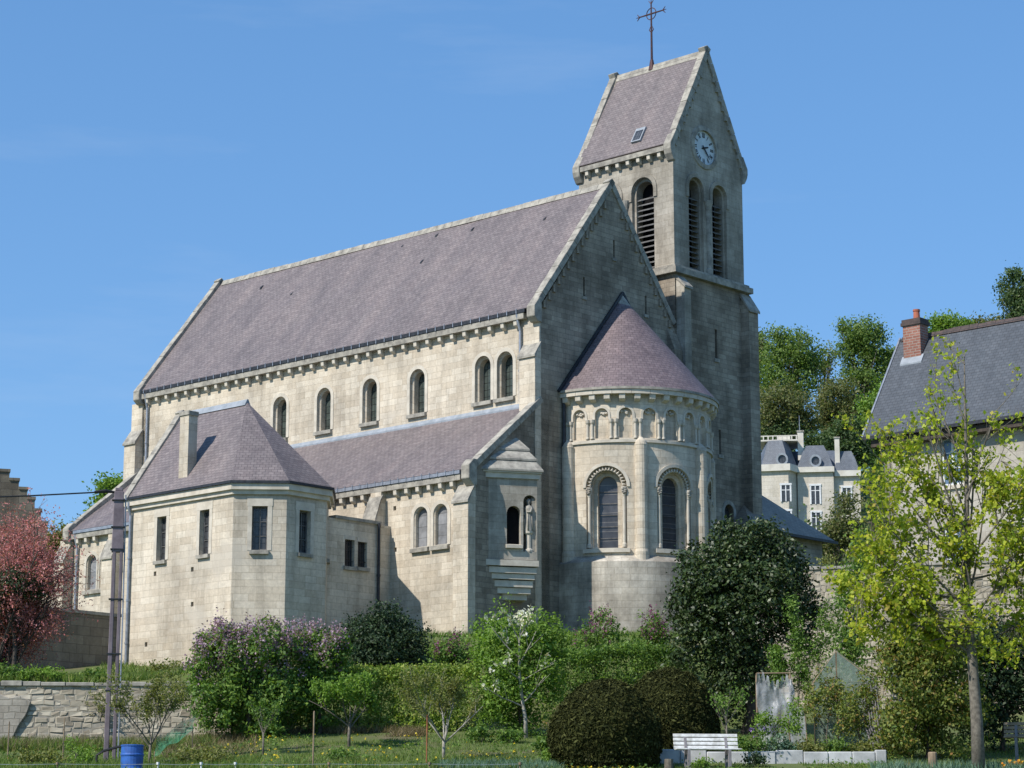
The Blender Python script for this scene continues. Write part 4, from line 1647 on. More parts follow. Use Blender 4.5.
rts = [(10.82 + sg * (.42 + k * .205), 35.0 - (.42 + k * .205) * 1.88 - .66) for sg in (-1, 1) for k in range(10)]
rt.location = (0, rts[0][0], rts[0][1])
for y, z in rts[1:]:
    dup(rt, church, (0, y, z))
# roof hatch
yy = 8.62
zz = 30.0 + (yy - 8.15) * 1.742
mk = lambda x, t, h: Vector((x, 8.15 + t, 30.0 + t * 1.742)) + Vector((0, -.867, .498)) * h
fr = MB()
fr.hexa([mk(-2.25, .28, 0), mk(-1.72, .28, 0), mk(-1.72, .68, 0), mk(-2.25, .68, 0), mk(-2.25, .28, .1), mk(-1.72, .28, .1), mk(-1.72, .68, .1), mk(-2.25, .68, .1)])
hat = fr.build('roof_hatch', M['lead'], church)
fr = MB()
fr.face([mk(-2.19, .31, .104), mk(-1.78, .31, .104), mk(-1.78, .60, .104), mk(-2.19, .60, .104)])
fr.build('glass_pane', M['glass_dark'], hat)
# iron cross
cr = MB()
cx, cy = -3.02, 10.82
cr.tube([(cx, cy, 34.6), (cx, cy, 35.1)], [.16, .07], 8)
cr.tube([(cx, cy, 35.0), (cx, cy, 36.3), (cx, cy, 37.75)], [.055, .045, .03], 6)
for s in (-1, 1):
    e = cx + s * .70
    cr.tube([(cx, cy, 37.25), (e, cy, 37.25)], [.04, .03], 6)
    cr.tube([(e - s * .04, cy, 37.25), (e + s * .10, cy, 37.40)], [.03, .015], 5)
    cr.tube([(e - s * .04, cy, 37.25), (e + s * .10, cy, 37.10)], [.03, .015], 5)
    cr.tube([(e - s * .04, cy, 37.25), (e + s * .16, cy, 37.25)], [.03, .012], 5)
    cr.tube([(cx, cy, 37.72), (cx + s * .14, cy, 37.88)], [.03, .012], 5)
    cr.tube([(cx, cy, 36.35), (cx + s * .12, cy, 36.5), (cx + s * .05, cy, 36.65)], [.02, .02, .012], 4)
cr.tube([(cx, cy, 37.7), (cx, cy, 37.98)], [.03, .01], 5)
rp = [(cx + .27 * math.cos(t * math.pi / 8), cy, 37.25 + .27 * math.sin(t * math.pi / 8)) for t in range(17)]
cr.tube(rp, .022, 5)
cr.build('cross', M['iron'], church)

# statue in the corner niche (stands on its own column)
sp = CM @ d1(L1 - .29, -.14, 0)
st = thing('statue', 'grey stone statue of a robed saint on a short column in the corner niche', 'statue', (sp.x, sp.y, 11.3), PHI)
mb = MB()
mb.lathe([(.17, .32), (.17, .40), (.11, .44), (.11, .95), (.17, 1.02), (.18, 1.10), (0, 1.10)], n=10)
mb.build('column', M['trim'], st)
mb = MB()
mb.lathe([(.18, 1.10), (.165, 1.3), (.14, 1.6), (.15, 1.8), (.17, 1.95), (.15, 2.03), (.06, 2.08), (.055, 2.12), (.085, 2.17), (.092, 2.24), (.07, 2.31), (0, 2.34)], n=12)
mb.tube([(-.15, 0, 1.97), (-.17, -.08, 1.78), (-.05, -.16, 1.74)], [.055, .05, .04], 6)
mb.tube([(.15, 0, 1.97), (.17, -.08, 1.8), (.05, -.16, 1.82)], [.055, .05, .04], 6)
for k in range(6):
    a = k * 1.05
    mb.tube([(.15 * math.cos(a), .15 * math.sin(a), 1.75), (.185 * math.cos(a + .1), .185 * math.sin(a + .1), 1.12)], [.015, .03], 4)
mb.build('robed_figure', M['trim_grey'], st, smooth=True)

# ------------------------------------------------------------------ ground
xs = sorted(set([-2500, -1200, -600, -300, -160, -100, -70, -50, -40, -32, -26, -22] + [round(-20 + .4 * k, 2) for k in range(-1, 112)] + [-8.45, -8.35, -7.7, 7.55, 8.65] + [26, 28, 31, 35, 40, 48, 60, 80, 110, 160, 300, 600, 1200, 2500]))
ys = sorted(set([-40, -15, 0, 10, 20, 30, 38, 45, 50, 54] + [56 + .5 * k for k in range(80)] + [71.9, 72.05, 72.2, 72.35, 72.55, 81.95, 82.1, 82.25, 82.4, 82.55] + [98, 102, 108, 115, 125, 140, 160, 180, 200, 220, 240, 260, 280, 300, 340, 400, 500, 700, 1200, 3000]))
gv = [(x, y, ground(x, y) + (0.05 * noise.noise(Vector((x * .5, y * .5, 0))) if 40 < y < 110 else 0)) for y in ys for x in xs]
nx = len(xs)
gf = [(j * nx + i, j * nx + i + 1, (j + 1) * nx + i + 1, (j + 1) * nx + i) for j in range(len(ys) - 1) for i in range(nx - 1)]
gm = bpy.data.meshes.new('ground')
gm.from_pydata(gv, [], gf)
gm.materials.append(M['ground'])
for p in gm.polygons:
    p.use_smooth = True
go = bpy.data.objects.new('ground', gm)
COL.objects.link(go)
kind(go, 'structure')


# ------------------------------------------------------------------ walls in the garden
def rubble_wall(name, label, p0, p1, zb, zt, thick, mat, mat_m, rows, rng, lab_cat='wall', cope=True):
    """stone by stone: irregular blocks on a mortar core; p0->p1 runs left to right seen from outside"""
    Mp, L = along(p0, p1)
    root = thing(name, label, lab_cat, (p0[0], p0[1], zb))
    off = Vector((p0[0], p0[1], zb))
    core = MB()
    lbox(core, lambda u, w, z: Mp(u, w, z) - off, 0, L, -thick, 0, zb - .6, zt - .06)
    core.build('mortar_core', mat_m, root)
    mb = MB()
    h = (zt - zb) / rows
    for r in range(rows):
        z0 = zb + r * h
        u = 0.0
        while u < L:
            w = rng.uniform(.16, .46)
            u1 = min(L, u + w)
            pr = rng.uniform(.0, .03)
            j = lambda s=.03: rng.uniform(-s, s)
            zb_, zt_ = z0 + .012 + j(), z0 + h - .012 + j()
            a = [(u + .012 + j(), zb_ + j()), (u1 - .012 + j(), zb_ + j()), (u1 - .012 + j(), zt_ + j()), (u + .012 + j(), zt_ + j())]
            c = ((u + u1) / 2, (zb_ + zt_) / 2)
            f = [(c[0] + (q[0] - c[0]) * .80, c[1] + (q[1] - c[1]) * .76) for q in a]
            A = [Mp(q[0], -.02, q[1]) - off for q in a]
            B = [Mp(q[0], pr * .65, q[1]) - off for q in a]
            C = [Mp(q[0], pr + j(.012), q[1]) - off for q in f]
            for k in range(4):
                l = (k + 1) % 4
                mb.face([A[k], A[l], B[l], B[k]])
                mb.face([B[k], B[l], C[l], C[k]])
            mb.face(C)
            u = u1
    mb.build('facing_stones', mat, root)
    if cope:
        mb = MB()
        u = 0.0
        while u < L:
            u1 = min(L, u + rng.uniform(.4, .9))
            hh = rng.uniform(.0, .07)
            lbox(mb, lambda a, w, z: Mp(a, w, z) - off, u + .01, u1 - .01, -thick - .03, .07 + rng.uniform(-.02, .03), zt - .06, zt + .04 + hh)
            u = u1
        mb.build('wall_coping', M['trim_grey'], root, bevel=.015)
    return root


M['stones'] = leafmat('rubble_facing', [(0, G(.27, .23, .175)), (.5, G(.38, .33, .25)), (1, G(.48, .43, .34))], 0, .95, .1, 1.05)
M['mortar'] = plain('lime_mortar', (.37, .335, .275), (.22, .2, .165), 3, .95, 0, .5)
xl, xr = wx(-60, 72), wx(232, 72)
rubble_wall('retaining_wall', 'low rough rubble retaining wall with flat coping behind the twin pole at left', (xl, 71.75), (xr, 71.95), 3.1, 5.58, .45, M['stones'], M['mortar'], 15, random.Random(3))
rw = bpy.data.objects['retaining_wall']
mb = MB()
u0_ = wx(0, 71.8) - xl
mb.prism([(u0_ - 2.2, .0), (u0_ + .45, -.1), (u0_ + .55, .35), (u0_ + .42, .75), (u0_ + .62, 1.2), (u0_ + .85, 1.55), (u0_ + .98, 1.95), (u0_ + .6, 2.12), (u0_ + .3, 2.05), (u0_ - .2, 2.25), (u0_ - 2.2, 2.2)], -.075, .0, 'y')
mb.build('render_patch', M['rubble'], rw, bevel=.02)
p0, p1 = CM @ Vector((-11.35, -11.0, 0)), CM @ Vector((-11.35, -22.0, 0))
mw, L = along((0, 0), (11.0, 0))
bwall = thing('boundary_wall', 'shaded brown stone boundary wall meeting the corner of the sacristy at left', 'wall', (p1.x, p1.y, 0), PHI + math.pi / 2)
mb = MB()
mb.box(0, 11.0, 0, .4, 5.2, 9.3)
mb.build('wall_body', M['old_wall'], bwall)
mb = MB()
mb.box(0, 11.0, -.05, .45, 9.303, 9.42)
mb.build('wall_coping', M['trim_grey'], bwall)
pr0, pr1 = at(790, 572, 83.2), at(1060, 540, 79.5)
rubble_wall('garden_wall', 'tall sunlit rubble garden wall running from the laurel towards the grey roofed house', (wx(745, 82.6), 82.6), (wx(1090, 79.0), 79.0), 5.2, 10.42, .5, M['stones'], M['mortar'], 24, random.Random(5))
# low limewashed kerb wall behind the white bench
mb = MB()
kx0, kx1 = wx(634, 63.2), wx(884, 63.6)
kw = thing('kerb_wall', 'low whitewashed block kerb wall edging the flower bed behind the white bench', 'wall', (kx0, 63.2, 2.77), 0.03)
u, Lk = 0.0, kx1 - kx0
i = 0
rg = random.Random(21)
while u < Lk - .05:
    w = min(rg.uniform(.55, .75), Lk - u)
    top = .40 + rg.uniform(-.03, .03) - (.03 if u > 1.4 else -.02)
    mb.box(u + .006, u + w - .006, rg.uniform(-.02, .02), .2, -.3, top)
    u += w
mb.build('kerb_blocks', M['blockwall'], kw, bevel=.02)


# ------------------------------------------------------------------ other buildings
# stepped gable far left
p = at(-30, 600, 112)
sg = thing('stepped_gable_house', 'old grey stone house with a crow-stepped gable rising behind the pink tree', 'house', (p.x, p.y, 8.0), R(16))
k = 112 / 2380.0
prof = [(0, -1)]
zt = lambda py: (870 - py) * k - 8.0
steps = [(0, 448), (20, 457), (34, 465), (44, 474), (53, 483), (61, 493), (68, 505), (75, 518)]
poly = [(0, -1), (75 * k, -1)]
for (xa_, ya_), (xb_, yb_) in list(zip(steps, steps[1:]))[::-1]:
    poly += [(xb_ * k, zt(yb_)), (xb_ * k, zt(ya_) if False else zt(yb_))]
    poly += [(xa_ * k, zt(yb_))]
poly += [(0, zt(448))]
mb = MB()
left = [(-q[0], q[1]) for q in poly[2:]][::-1]
mb.prism(poly + left + [(-75 * k, -1)], 0, .5, 'y')
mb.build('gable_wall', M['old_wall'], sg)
mb = MB()
mb.prism([(-70 * k, zt(522)), (0, zt(462)), (70 * k, zt(522))], .5, 9, 'y')
mb.build('roof', M['slate_blue'], sg)
mb = MB()
mb.box(-68 * k, 68 * k, .5, 9, -1, zt(522))
mb.build('wall', M['stone_grey'], sg)
for (xa_, ya_), (xb_, yb_) in zip(steps, steps[1:]):
    mb = MB()
    mb.box(xa_ * k + .0, xb_ * k + .04, -.05, .55, zt(yb_) + .002, zt(yb_) + .14)
    mb.build('step_coping', M['old_wall'], sg)

# house at right
HO = at(863, 437, 84.0)
house = thing('house', 'stone house with steep grey slate roof, red brick chimney and white window at right', 'house', HO, PHI)
hb = 5.6 - HO.z
mH = south(.5)
mb = MB()
hwin = [(3.4, -2.1, -.35, .45), (3.4, -5.4, -3.5, .45), (8.2, -2.1, -.35, .45), (8.2, -5.4, -3.5, .45)]
panel(mb, lambda u, w, z: Vector((u, .5 - w, z)), [(.55, hb), (14.5, hb), (14.5, .1), (.55, .1)], [(rect(u, a, b_, h), [(None, .3)]) for u, a, b_, h in hwin])
mb.prism([(.5, hb), (4.94, hb), (4.94, .0), (2.72, 3.9), (.5, .0)], .55, .9, 'x')
mb.prism([(.5, hb), (4.94, hb), (4.94, .0), (2.72, 3.9), (.5, .0)], 14.1, 14.5, 'x')
mb.box(.9, 14.1, 4.6, 4.94, hb, 0)
mb.build('wall', M['house_wall'], house)
slab_roof('roof', [(0, 0, 0), (15, 0, 0), (15, 2.72, 4.14), (0, 2.72, 4.14)], M['slate_blue'], house, .14)
slab_roof('roof', [(0, 2.72, 4.14), (15, 2.72, 4.14), (15, 5.44, 0), (0, 5.44, 0)], M['slate_blue'], house, .14)
mb = MB()
mb.tube([(-.02, -.03, -.02), (-.02, 2.72, 4.17)], .045, 5)
mb.build('verge_flashing', M['zinc'], house)
mb = MB()
rg = random.Random(4)
x = .1
while x < 14.8:
    mb.prism([(2.58, 4.0), (2.68, 4.19 + rg.uniform(-.02, .03)), (2.76, 4.19), (2.86, 4.02)], x, x + .36, 'x')
    x += .37
mb.build('ridge_tiles', M['ridge'], house)
mb = MB()
mb.box(0.0, 15, -.12, -.02, -.14, -.02)
mb.build('gutter', M['darkmetal'], house)
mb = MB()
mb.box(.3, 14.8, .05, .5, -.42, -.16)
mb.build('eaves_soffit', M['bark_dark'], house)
ch = MB()
ch.box(.55, 1.3, 2.05, 2.6, 2.6, 4.42)
chim = ch.build('chimney', M['brick'], house)
ch = MB()
ch.box(.49, 1.36, 1.99, 2.66, 4.42, 4.54)
ch.box(.52, 1.33, 2.02, 2.63, 4.542, 4.66)
ch.build('chimney_cap', M['ridge'], chim)
ch = MB()
ch.lathe([(.13, 4.66), (.115, 4.96), (.135, 4.98), (.135, 5.05), (.09, 5.05)], (1.0, 2.33, 0), 10)
ch.build('chimney_pot', M['clay'], chim)
ch = MB()
ch.hexa([Vector(q) for q in ((.46, 1.9, 2.88), (1.4, 1.9, 2.88), (1.4, 2.1, 3.18), (.46, 2.1, 3.18), (.46, 1.9, 2.95), (1.4, 1.9, 2.95), (1.4, 2.1, 3.27), (.46, 2.1, 3.27))])
ch.build('chimney_flashing', M['lead'], chim)
for u, a, b_, h in hwin:
    Mp = mH
    mb = MB()
    for (x0, x1, z0, z1) in ((u - h, u - h + .07, a, b_), (u + h - .07, u + h, a, b_), (u - h + .07, u + h - .07, a, a + .08), (u - h + .07, u + h - .07, b_ - .08, b_), (u - .05, u + .05, a + .08, b_ - .08)):
        lbox(mb, Mp, x0, x1, -.16, -.1, z0, z1)
    for zz in (a + (b_ - a) * .36, a + (b_ - a) * .68):
        lbox(mb, Mp, u - h + .07, u - .05, -.155, -.11, zz - .02, zz + .02)
        lbox(mb, Mp, u + .05, u + h - .07, -.155, -.11, zz - .02, zz + .02)
    w_ = mb.build('window', M['white'], house)
    g = MB()
    poly_sheet(g, Mp, rect(u, a, b_, h), -.14)
    g.build('glass_pane', M['glass_sky'], w_)
    g = MB()
    lbox(g, Mp, u - h - .12, u + h + .12, -.1, .09, a - .15, a - .01)
    g.build('sill', M['trim'], w_)

# low slate roofed outbuilding behind the laurel
EYW = CM.to_3x3() @ Vector((0, 1, 0))
p = at(835, 541, 100) - EYW * 6
ob = thing('outbuilding', 'low stone outbuilding with plain slate roof between church tower and garden wall', 'outbuilding', (p.x, p.y, 7.5), PHI)
ez = p.z - 7.5
mb = MB()
mb.box(-9.6, -.4, .4, 5.6, -1, ez - .02)
mb.build('wall', M['rubble'], ob)
rz_, ry_ = 2.75, 3.0
slab_roof('roof', [(-10, 0, ez), (0, 0, ez), (-3.1, ry_, ez + rz_), (-10, ry_, ez + rz_)], M['slate_grey'], ob, .12)
slab_roof('roof', [(0, 0, ez), (0, 6, ez), (-3.1, ry_, ez + rz_)], M['slate_grey'], ob, .12)
slab_roof('roof', [(-10, ry_, ez + rz_), (-3.1, ry_, ez + rz_), (0, 6, ez), (-10, 6, ez)], M['slate_grey'], ob, .12)
mb = MB()
mb.tube([(-10, ry_, ez + rz_ + .02), (-3.1, ry_, ez + rz_ + .02)], .08, 6)
mb.build('ridge_cap', M['lead'], ob)
mb = MB()
mb.box(-.02, .1, 0, 6.1, ez - .14, ez - .03)
mb.build('gutter', M['darkmetal'], ob)

# mansion up the hill
DM = 240.0
k = DM / 2380.0
mp = at(799, 540, DM)
man = thing('mansion', 'pale stone mansion with dark slate mansards, oval dormers and tall chimneys on the wooded hillside', 'mansion', (mp.x, mp.y, mp.z), R(-8))
X = lambda px: (px - 799) * k
Zm = lambda py: (540 - py) * k
mb = MB()
lbox(mb, south(0), X(799), X(836), -9, 0, -6, Zm(470))
lbox(mb, south(.6), X(836), X(863), -9, 0, -6, Zm(474))
bow = [(X(757), .6), (X(763), -1.2), (X(790), -1.5), (X(799), .4), (X(799), 6), (X(757), 6)]
mb.prism(bow, -6, Zm(470), 'z')
mb.build('wall', M['mansion_wall'], man)
mb = MB()
lbox(mb, south(0), X(799), X(836) + .1, -9.2, .35, Zm(470), Zm(464.5))
lbox(mb, south(.6), X(836) + .11, X(864), -9.2, .35, Zm(474), Zm(468))
mb.prism(offset_poly(bow, .35), Zm(470), Zm(463), 'z')
mb.build('cornice', M['mansion_trim'], man)


def mansard(name, plan, z0, z1, inset, mat):
    a = plan
    b_ = offset_poly(plan, -inset * .55)
    c = offset_poly(plan, -inset)
    mb = MB()
    zm = z0 + (z1 - z0) * .62
    for lo, hi, zl, zh in ((a, b_, z0, zm), (b_, c, zm, z1)):
        for i in range(len(plan)):
            j = (i + 1) % len(plan)
            mb.face([Vector((*lo[i], zl)), Vector((*lo[j], zl)), Vector((*hi[j], zh)), Vector((*hi[i], zh))])
    mb.face([Vector((*q, z1)) for q in c])
    return mb.build(name, mat, man)


mansard('roof', bow, Zm(463), Zm(436), 1.0, M['slate_mansion'])
mansard('roof', [(X(799), 0), (X(836), 0), (X(836), 9), (X(799), 9)], Zm(464.5), Zm(440), .95, M['slate_mansion'])
mansard('roof', [(X(836), .6), (X(863), .6), (X(863), 9), (X(836), 9)], Zm(468), Zm(446), .8, M['slate_mansion'])
mansard('roof', [(X(758), 2.2), (X(863), 2.2), (X(863), 11), (X(758), 11)], Zm(466), Zm(439), 2.6, M['slate_mansion'])
mb = MB()
mb.box(X(759), X(800), .0, 5.0, Zm(436), Zm(434.5))
for q in range(9):
    xx = X(760) + q * (X(799) - X(760)) / 8
    mb.box(xx - .06, xx + .06, .0, .12, Zm(434.5), Zm(431))
mb.box(X(759), X(800), 0, .12, Zm(431), Zm(430))
mb.box(X(778), X(792), 3.2, 5.0, Zm(434.5), Zm(425))
mb.build('roof_railing', M['mansion_trim'], man)
for (a, b_, t, bt, yy) in ((800, 806, 425, 455, 1.0), (838, 843, 433, 466, .9)):
    mb = MB()
    mb.box(X(a), X(b_), yy, yy + 1.2, Zm(bt), Zm(t))
    c_ = mb.build('chimney', M['mansion_trim'], man)
    mb = MB()
    mb.box(X(a) - .08, X(b_) + .08, yy - .08, yy + 1.28, Zm(t), Zm(t - 1.5))
    mb.build('chimney_cap', M['trim_grey'], c_)
for (px_, py_, yy) in ((784, 458, -1.5), (818, 458, -.1)):
    mb = MB()
    c = (X(px_), yy, Zm(py_))
    for q in range(16):
        a, b_ = q * math.pi / 8, (q + 1) * math.pi / 8
        e = lambda r, t, y: Vector((c[0] + r * math.cos(t), c[1] + y, c[2] + r * math.sin(t) * 1.1))
        mb.hexa([e(.42, a, .5), e(.42, b_, .5), e(.62, b_, .5), e(.62, a, .5), e(.42, a, -.1), e(.42, b_, -.1), e(.62, b_, -.1), e(.62, a, -.1)])
    d_ = mb.build('dormer', M['lead'], man)
    mb = MB()
    mb.face([Vector((c[0] + .45 * math.cos(t * math.pi / 8), c[1] + .05, c[2] + .5 * math.sin(t * math.pi / 8))) for t in range(16)])
    mb.build('glass_pane', M['glass_dark'], d_)
for (px_, yy, top, bot) in ((787, -1.48, 485, 502), (817, 0, 484, 503), (849, .6, 486, 504), (787, -1.48, 512, 530), (817, 0, 512, 530)):
    mm = south(yy)
    u = X(px_)
    mb = MB()
    lbox(mb, mm, u - .62, u + .62, .01, .1, Zm(top), Zm(top) + .2)
    lbox(mb, mm, u - .05, u + .05, .03, .07, Zm(bot), Zm(top))
    for s in (-1, 1):
        lbox(mb, mm, u + s * .5 - .08, u + s * .5 + .08, .01, .08, Zm(bot), Zm(top))
    lbox(mb, mm, u - .42, u + .42, .03, .065, Zm(top) - .55, Zm(top) - .47)
    w_ = mb.build('window', M['white'], man)
    mb = MB()
    lbox(mb, mm, u - .45, u + .45, .005, .02, Zm(bot), Zm(top))
    mb.build('glass_pane', M['glass_dark'], w_)
mb = MB()
mb.tube([(X(802), 3, Zm(440)), (X(802), 3, Zm(404))], [.06, .03], 5)
mb.build('mast', M['zinc'], man)

# ------------------------------------------------------------------ street furniture and garden things
D = 64.0
pb = gp(112.5, D)
pole = thing('utility_pole', 'tall purplish concrete twin-leg utility pole with plate top and cable at left', 'pole', pb, R(8))
k = D / 2380.0
ptop = at(112.5, 488, D).z - pb.z
for sx in (-1, 1):
    mb = MB()
    x0, x1 = (-.19, -.05) if sx < 0 else (.04, .14)
    mb.hexa([Vector(q) for q in ((x0 - .01 * (sx < 0), -.11, -.4), (x1, -.11, -.4), (x1, .11, -.4), (x0, .11, -.4),
                                 (x0 + .04 * (sx < 0) + .02, -.09, ptop - 1.75), (x1 + .01, -.09, ptop - 1.75), (x1 + .01, .09, ptop - 1.75), (x0 + .04 * (sx < 0) + .02, .09, ptop - 1.75))])
    mb.build('leg', M['pole'], pole, bevel=.015)
mb = MB()
mb.hexa([Vector(q) for q in ((-.17, -.095, ptop - 1.8), (.17, -.095, ptop - 1.8), (.17, .095, ptop - 1.8), (-.17, .095, ptop - 1.8), (-.14, -.08, ptop - .1), (.11, -.08, ptop - .1), (.11, .08, ptop - .1), (-.14, .08, ptop - .1))])
mb.box(-.12, .09, -.07, .07, ptop - .1, ptop)
mb.build('pole_head', M['pole'], pole, bevel=.015)
for zz in (ptop - .35, ptop - 1.1, ptop - 1.72, ptop - 3.1, ptop - 4.6, ptop - 5.6):
    mb = MB()
    mb.box(-.20, .175, -.12, .12, zz - .015, zz + .015)
    mb.build('steel_band', M['darkmetal'], pole)
mb = MB()
mb.tube([(.17, -.03, ptop - .2), (.19, -.03, ptop - 2), (.2, -.1, ptop - 4.5), (.2, -.1, 0)], .022, 5)
mb.build('conduit', M['zinc'], pole)
mb = MB()
a = Vector((-.14, 0, ptop - .12))
mb.tube([a, a + Vector((-.25, -.02, .02)), a + Vector((-.55, -.05, -.02))], [.03, .055, .04], 6)
mb.build('cable_anchor', M['black'], pole)
mb = MB()
pts = []
A_ = pb + Vector((-.68, -.1, ptop - .14))
B_ = A_ + Vector((-40, -12, 2.0))
for i in range(25):
    t = i / 24
    pts.append(A_.lerp(B_, t) + Vector((0, 0, -4 * 1.6 * t * (1 - t))))
mb.tube(pts, .022, 5)
tag(mb.build('overhead_cable', M['black']), 'black overhead cable running left from the top of the twin-leg pole', 'cable')

# blue drum
pd = gp(134, 61)
pd.z = at(134, 772, 61).z - .15
dr = thing('water_drum', 'bright blue plastic water drum standing at the foot of the twin-leg pole', 'drum', pd)
mb = MB()
zt_ = at(134, 745, 61).z - pd.z
mb.lathe([(.27, 0), (.285, .03), (.29, .2), (.305, .22), (.305, .25), (.29, .27), (.29, zt_ - .3), (.305, zt_ - .27), (.305, zt_ - .24), (.29, zt_ - .22), (.285, zt_ - .04), (.30, zt_ - .03), (.30, zt_)], n=24)
mb.build('body', M['bluedrum'], dr, smooth=False)
mb = MB()
mb.lathe([(.30, zt_), (.27, zt_ + .005), (.26, zt_ - .03), (0, zt_ - .03)], n=24)
mb.build('lid', M['bluedrum'], dr)

# green net, dark hose and fence at the left
p = gp(172, 63)
net = thing('garden_net', 'draped green garden netting sloping behind the blue drum', 'netting', p)
mb = MB()
for i in range(12):
    for j in range(5):
        f_ = lambda i, j: Vector((-.45 + i * .085, .1 * math.sin(i * 1.3 + j) + .1 * j, .25 + i * .055 + j * .10 - .05 * math.sin(i + j * 2)))
        mb.face([f_(i, j), f_(i + 1, j), f_(i + 1, j + 1), f_(i, j + 1)])
mb.build('net_sheet', M['net'], net)
mb = MB()
for xx in (-.45, .55):
    mb.tube([(xx, .2, -.3), (xx, .2, .4 + (xx + .45) * .65)], .015, 5)
mb.build('stake', M['wood'], net)
p = gp(98, 62)
hose = MB()
hose.tube([(p.x, p.y, p.z - .1), (p.x + .02, p.y, p.z + .36), (p.x + .2, p.y, p.z + .47), (p.x + .55, p.y + .02, p.z + .57), (p.x + .75, p.y, p.z + .6)], .035, 6)
tag(hose.build('rain_hose', M['black']), 'curved black hose running to the rim of the blue drum', 'hose')
fw = thing('wire_fence', 'thin garden wire fence with pale tags along the bottom edge of the lawn', 'fence', gp(170, 60))
rx = wx(170, 60)
tops = []
for px_ in (-10, 60, 160, 203, 237, 330, 430, 520):
    mb = MB()
    x = wx(px_, 60) - rx
    zt_ = at(px_, 764, 60).z - fw.location.z
    mb.tube([(x, 0, zt_ - .7), (x, 0, zt_ + .04)], .022, 6)
    mb.tube([(x, -.03, zt_ - .02), (x, -.03, zt_ + .045)], .042, 6)
    mb.build('post', M['white'] if px_ in (160, 203, 237) else M['wood'], fw)
    tops.append(Vector((x, 0, zt_)))
mb = MB()
for a, b_ in zip(tops, tops[1:]):
    mb.tube([a, a.lerp(b_, .5) - Vector((0, 0, .02)), b_], .008, 4)
    mb.tube([a - Vector((0, 0, .2)), b_ - Vector((0, 0, .2))], .008, 4)
mb.build('wire', M['zinc'], fw)


def stake(px, ptop_, D, mat, r, label):
    b_ = gp(px, D)
    mb = MB()
    zt_ = at(px, ptop_, D).z
    mb.tube([(b_.x, b_.y, b_.z - .2), (b_.x + .01, b_.y, zt_)], r, 6)
    mb.tube([(b_.x + .01, b_.y, zt_ - .002), (b_.x + .01, b_.y, zt_ + .03)], [r, r * .3], 6)
    return tag(mb.build('plant_stake', M[mat], None), label, 'stake', 'stakes in the garden')


stake(10, 722, 66, 'wood', .02, 'thin grey stake against the rubble wall at the left edge')
stake(65, 718, 66, 'wood', .02, 'thin dark stake standing before the middle of the rubble wall')
stake(314, 712, 61.5, 'wood', .024, 'tall brown wooden stake in front of the clipped hedge')
stake(427, 716, 63, 'redwood', .02, 'orange tinted wooden stake left of the magnolia')
p = gp(930.5, 60.5)
mb = MB()
zt_ = at(930, 752, 60.5).z
mb.tube([(p.x, p.y, p.z - .3), (p.x, p.y, zt_ - .03), (p.x, p.y, zt_)], [.125, .12, .10], 10)
tag(mb.build('wooden_post', M['wood']), 'short round wooden post beside the maple trunk', 'post')
p = gp(668, 61.2)
mb = MB()
zt_ = at(668, 759, 61.2).z
mb.tube([(p.x, p.y, p.z - .3), (p.x, p.y, zt_)], [.13, .115], 10)
tag(mb.build('tree_stump', M['bark']), 'small grey stump at the left foot of the white bench', 'stump')


def bench(name, label, px, py_top, D, rz, mat, width, legs=True):
    c = at(px, py_top, D)
    root = thing(name, label, 'bench', (c.x, c.y, c.z - .82), rz, 'garden benches')
    hw = width / 2
    for k in range(4):
        mb = MB()
        t = k * .105
        mb.hexa([Vector(q) for q in ((-hw, .16 + t * .28, .44 + t), (hw, .16 + t * .28, .44 + t), (hw, .185 + t * .28, .44 + t), (-hw, .185 + t * .28, .44 + t),
                                     (-hw, .185 + t * .28, .525 + t), (hw, .185 + t * .28, .525 + t), (hw, .21 + t * .28, .525 + t), (-hw, .21 + t * .28, .525 + t))])
        mb.build('back_slat', mat, root, bevel=.008)
    for k in range(3):
        mb = MB()
        y = -.32 + k * .15
        mb.box(-hw, hw, y, y + .11, .40, .435)
        mb.build('seat_slat', mat, root, bevel=.008)
    for sx in (-1, 1):
        x = sx * (hw - .32)
        mb = MB()
        mb.prism([(-.34, -.25), (-.24, -.25), (-.2, .28), (.1, .28), (.14, -.25), (.24, -.25), (.21, .4), (.34, .84), (.28, .84), (.13, .4), (-.34, .4)], x - .035, x + .035, 'x')
        mb.build('leg', M['concrete'], root)
    return root


bench('park_bench', 'white slatted garden bench in front of the whitewashed kerb wall', 707, 734, 61.8, R(6), M['bench_paint'], 1.72)
bench('park_bench', 'brown slatted wooden bench half hidden at the right edge behind the maple', 1036, 722, 62.0, R(-14), M['wood'], 1.7)

# plastic covered frames
gD = 66.5
p = gp(848, gD)
gh = thing('greenhouse', 'makeshift greenhouse of pale green panels with a pitched top against the garden wall', 'greenhouse', p, R(-10))
k = gD / 2380.0
ez_, rz2 = at(848, 682, gD).z - p.z, at(848, 652, gD).z - p.z
mb = MB()
w0, w1, dd = -.95, .78, 2.2
xr_ = -.3
for y in (0, dd):
    for a, b_ in (((w0, -.2), (w0, ez_)), ((w1, -.2), (w1, ez_)), ((w0, ez_), (xr_, rz2)), ((xr_, rz2), (w1, ez_)), ((w0, ez_), (w1, ez_)), ((xr_, -.2), (xr_, rz2))):
        mb.tube([(a[0], y, a[1]), (b_[0], y, b_[1])], .028, 5)
for xx, zz in ((w0, ez_), (w1, ez_), (xr_, rz2)):
    mb.tube([(xx, 0, zz), (xx, dd, zz)], .028, 5)
mb.build('frame', M['wood'], gh)
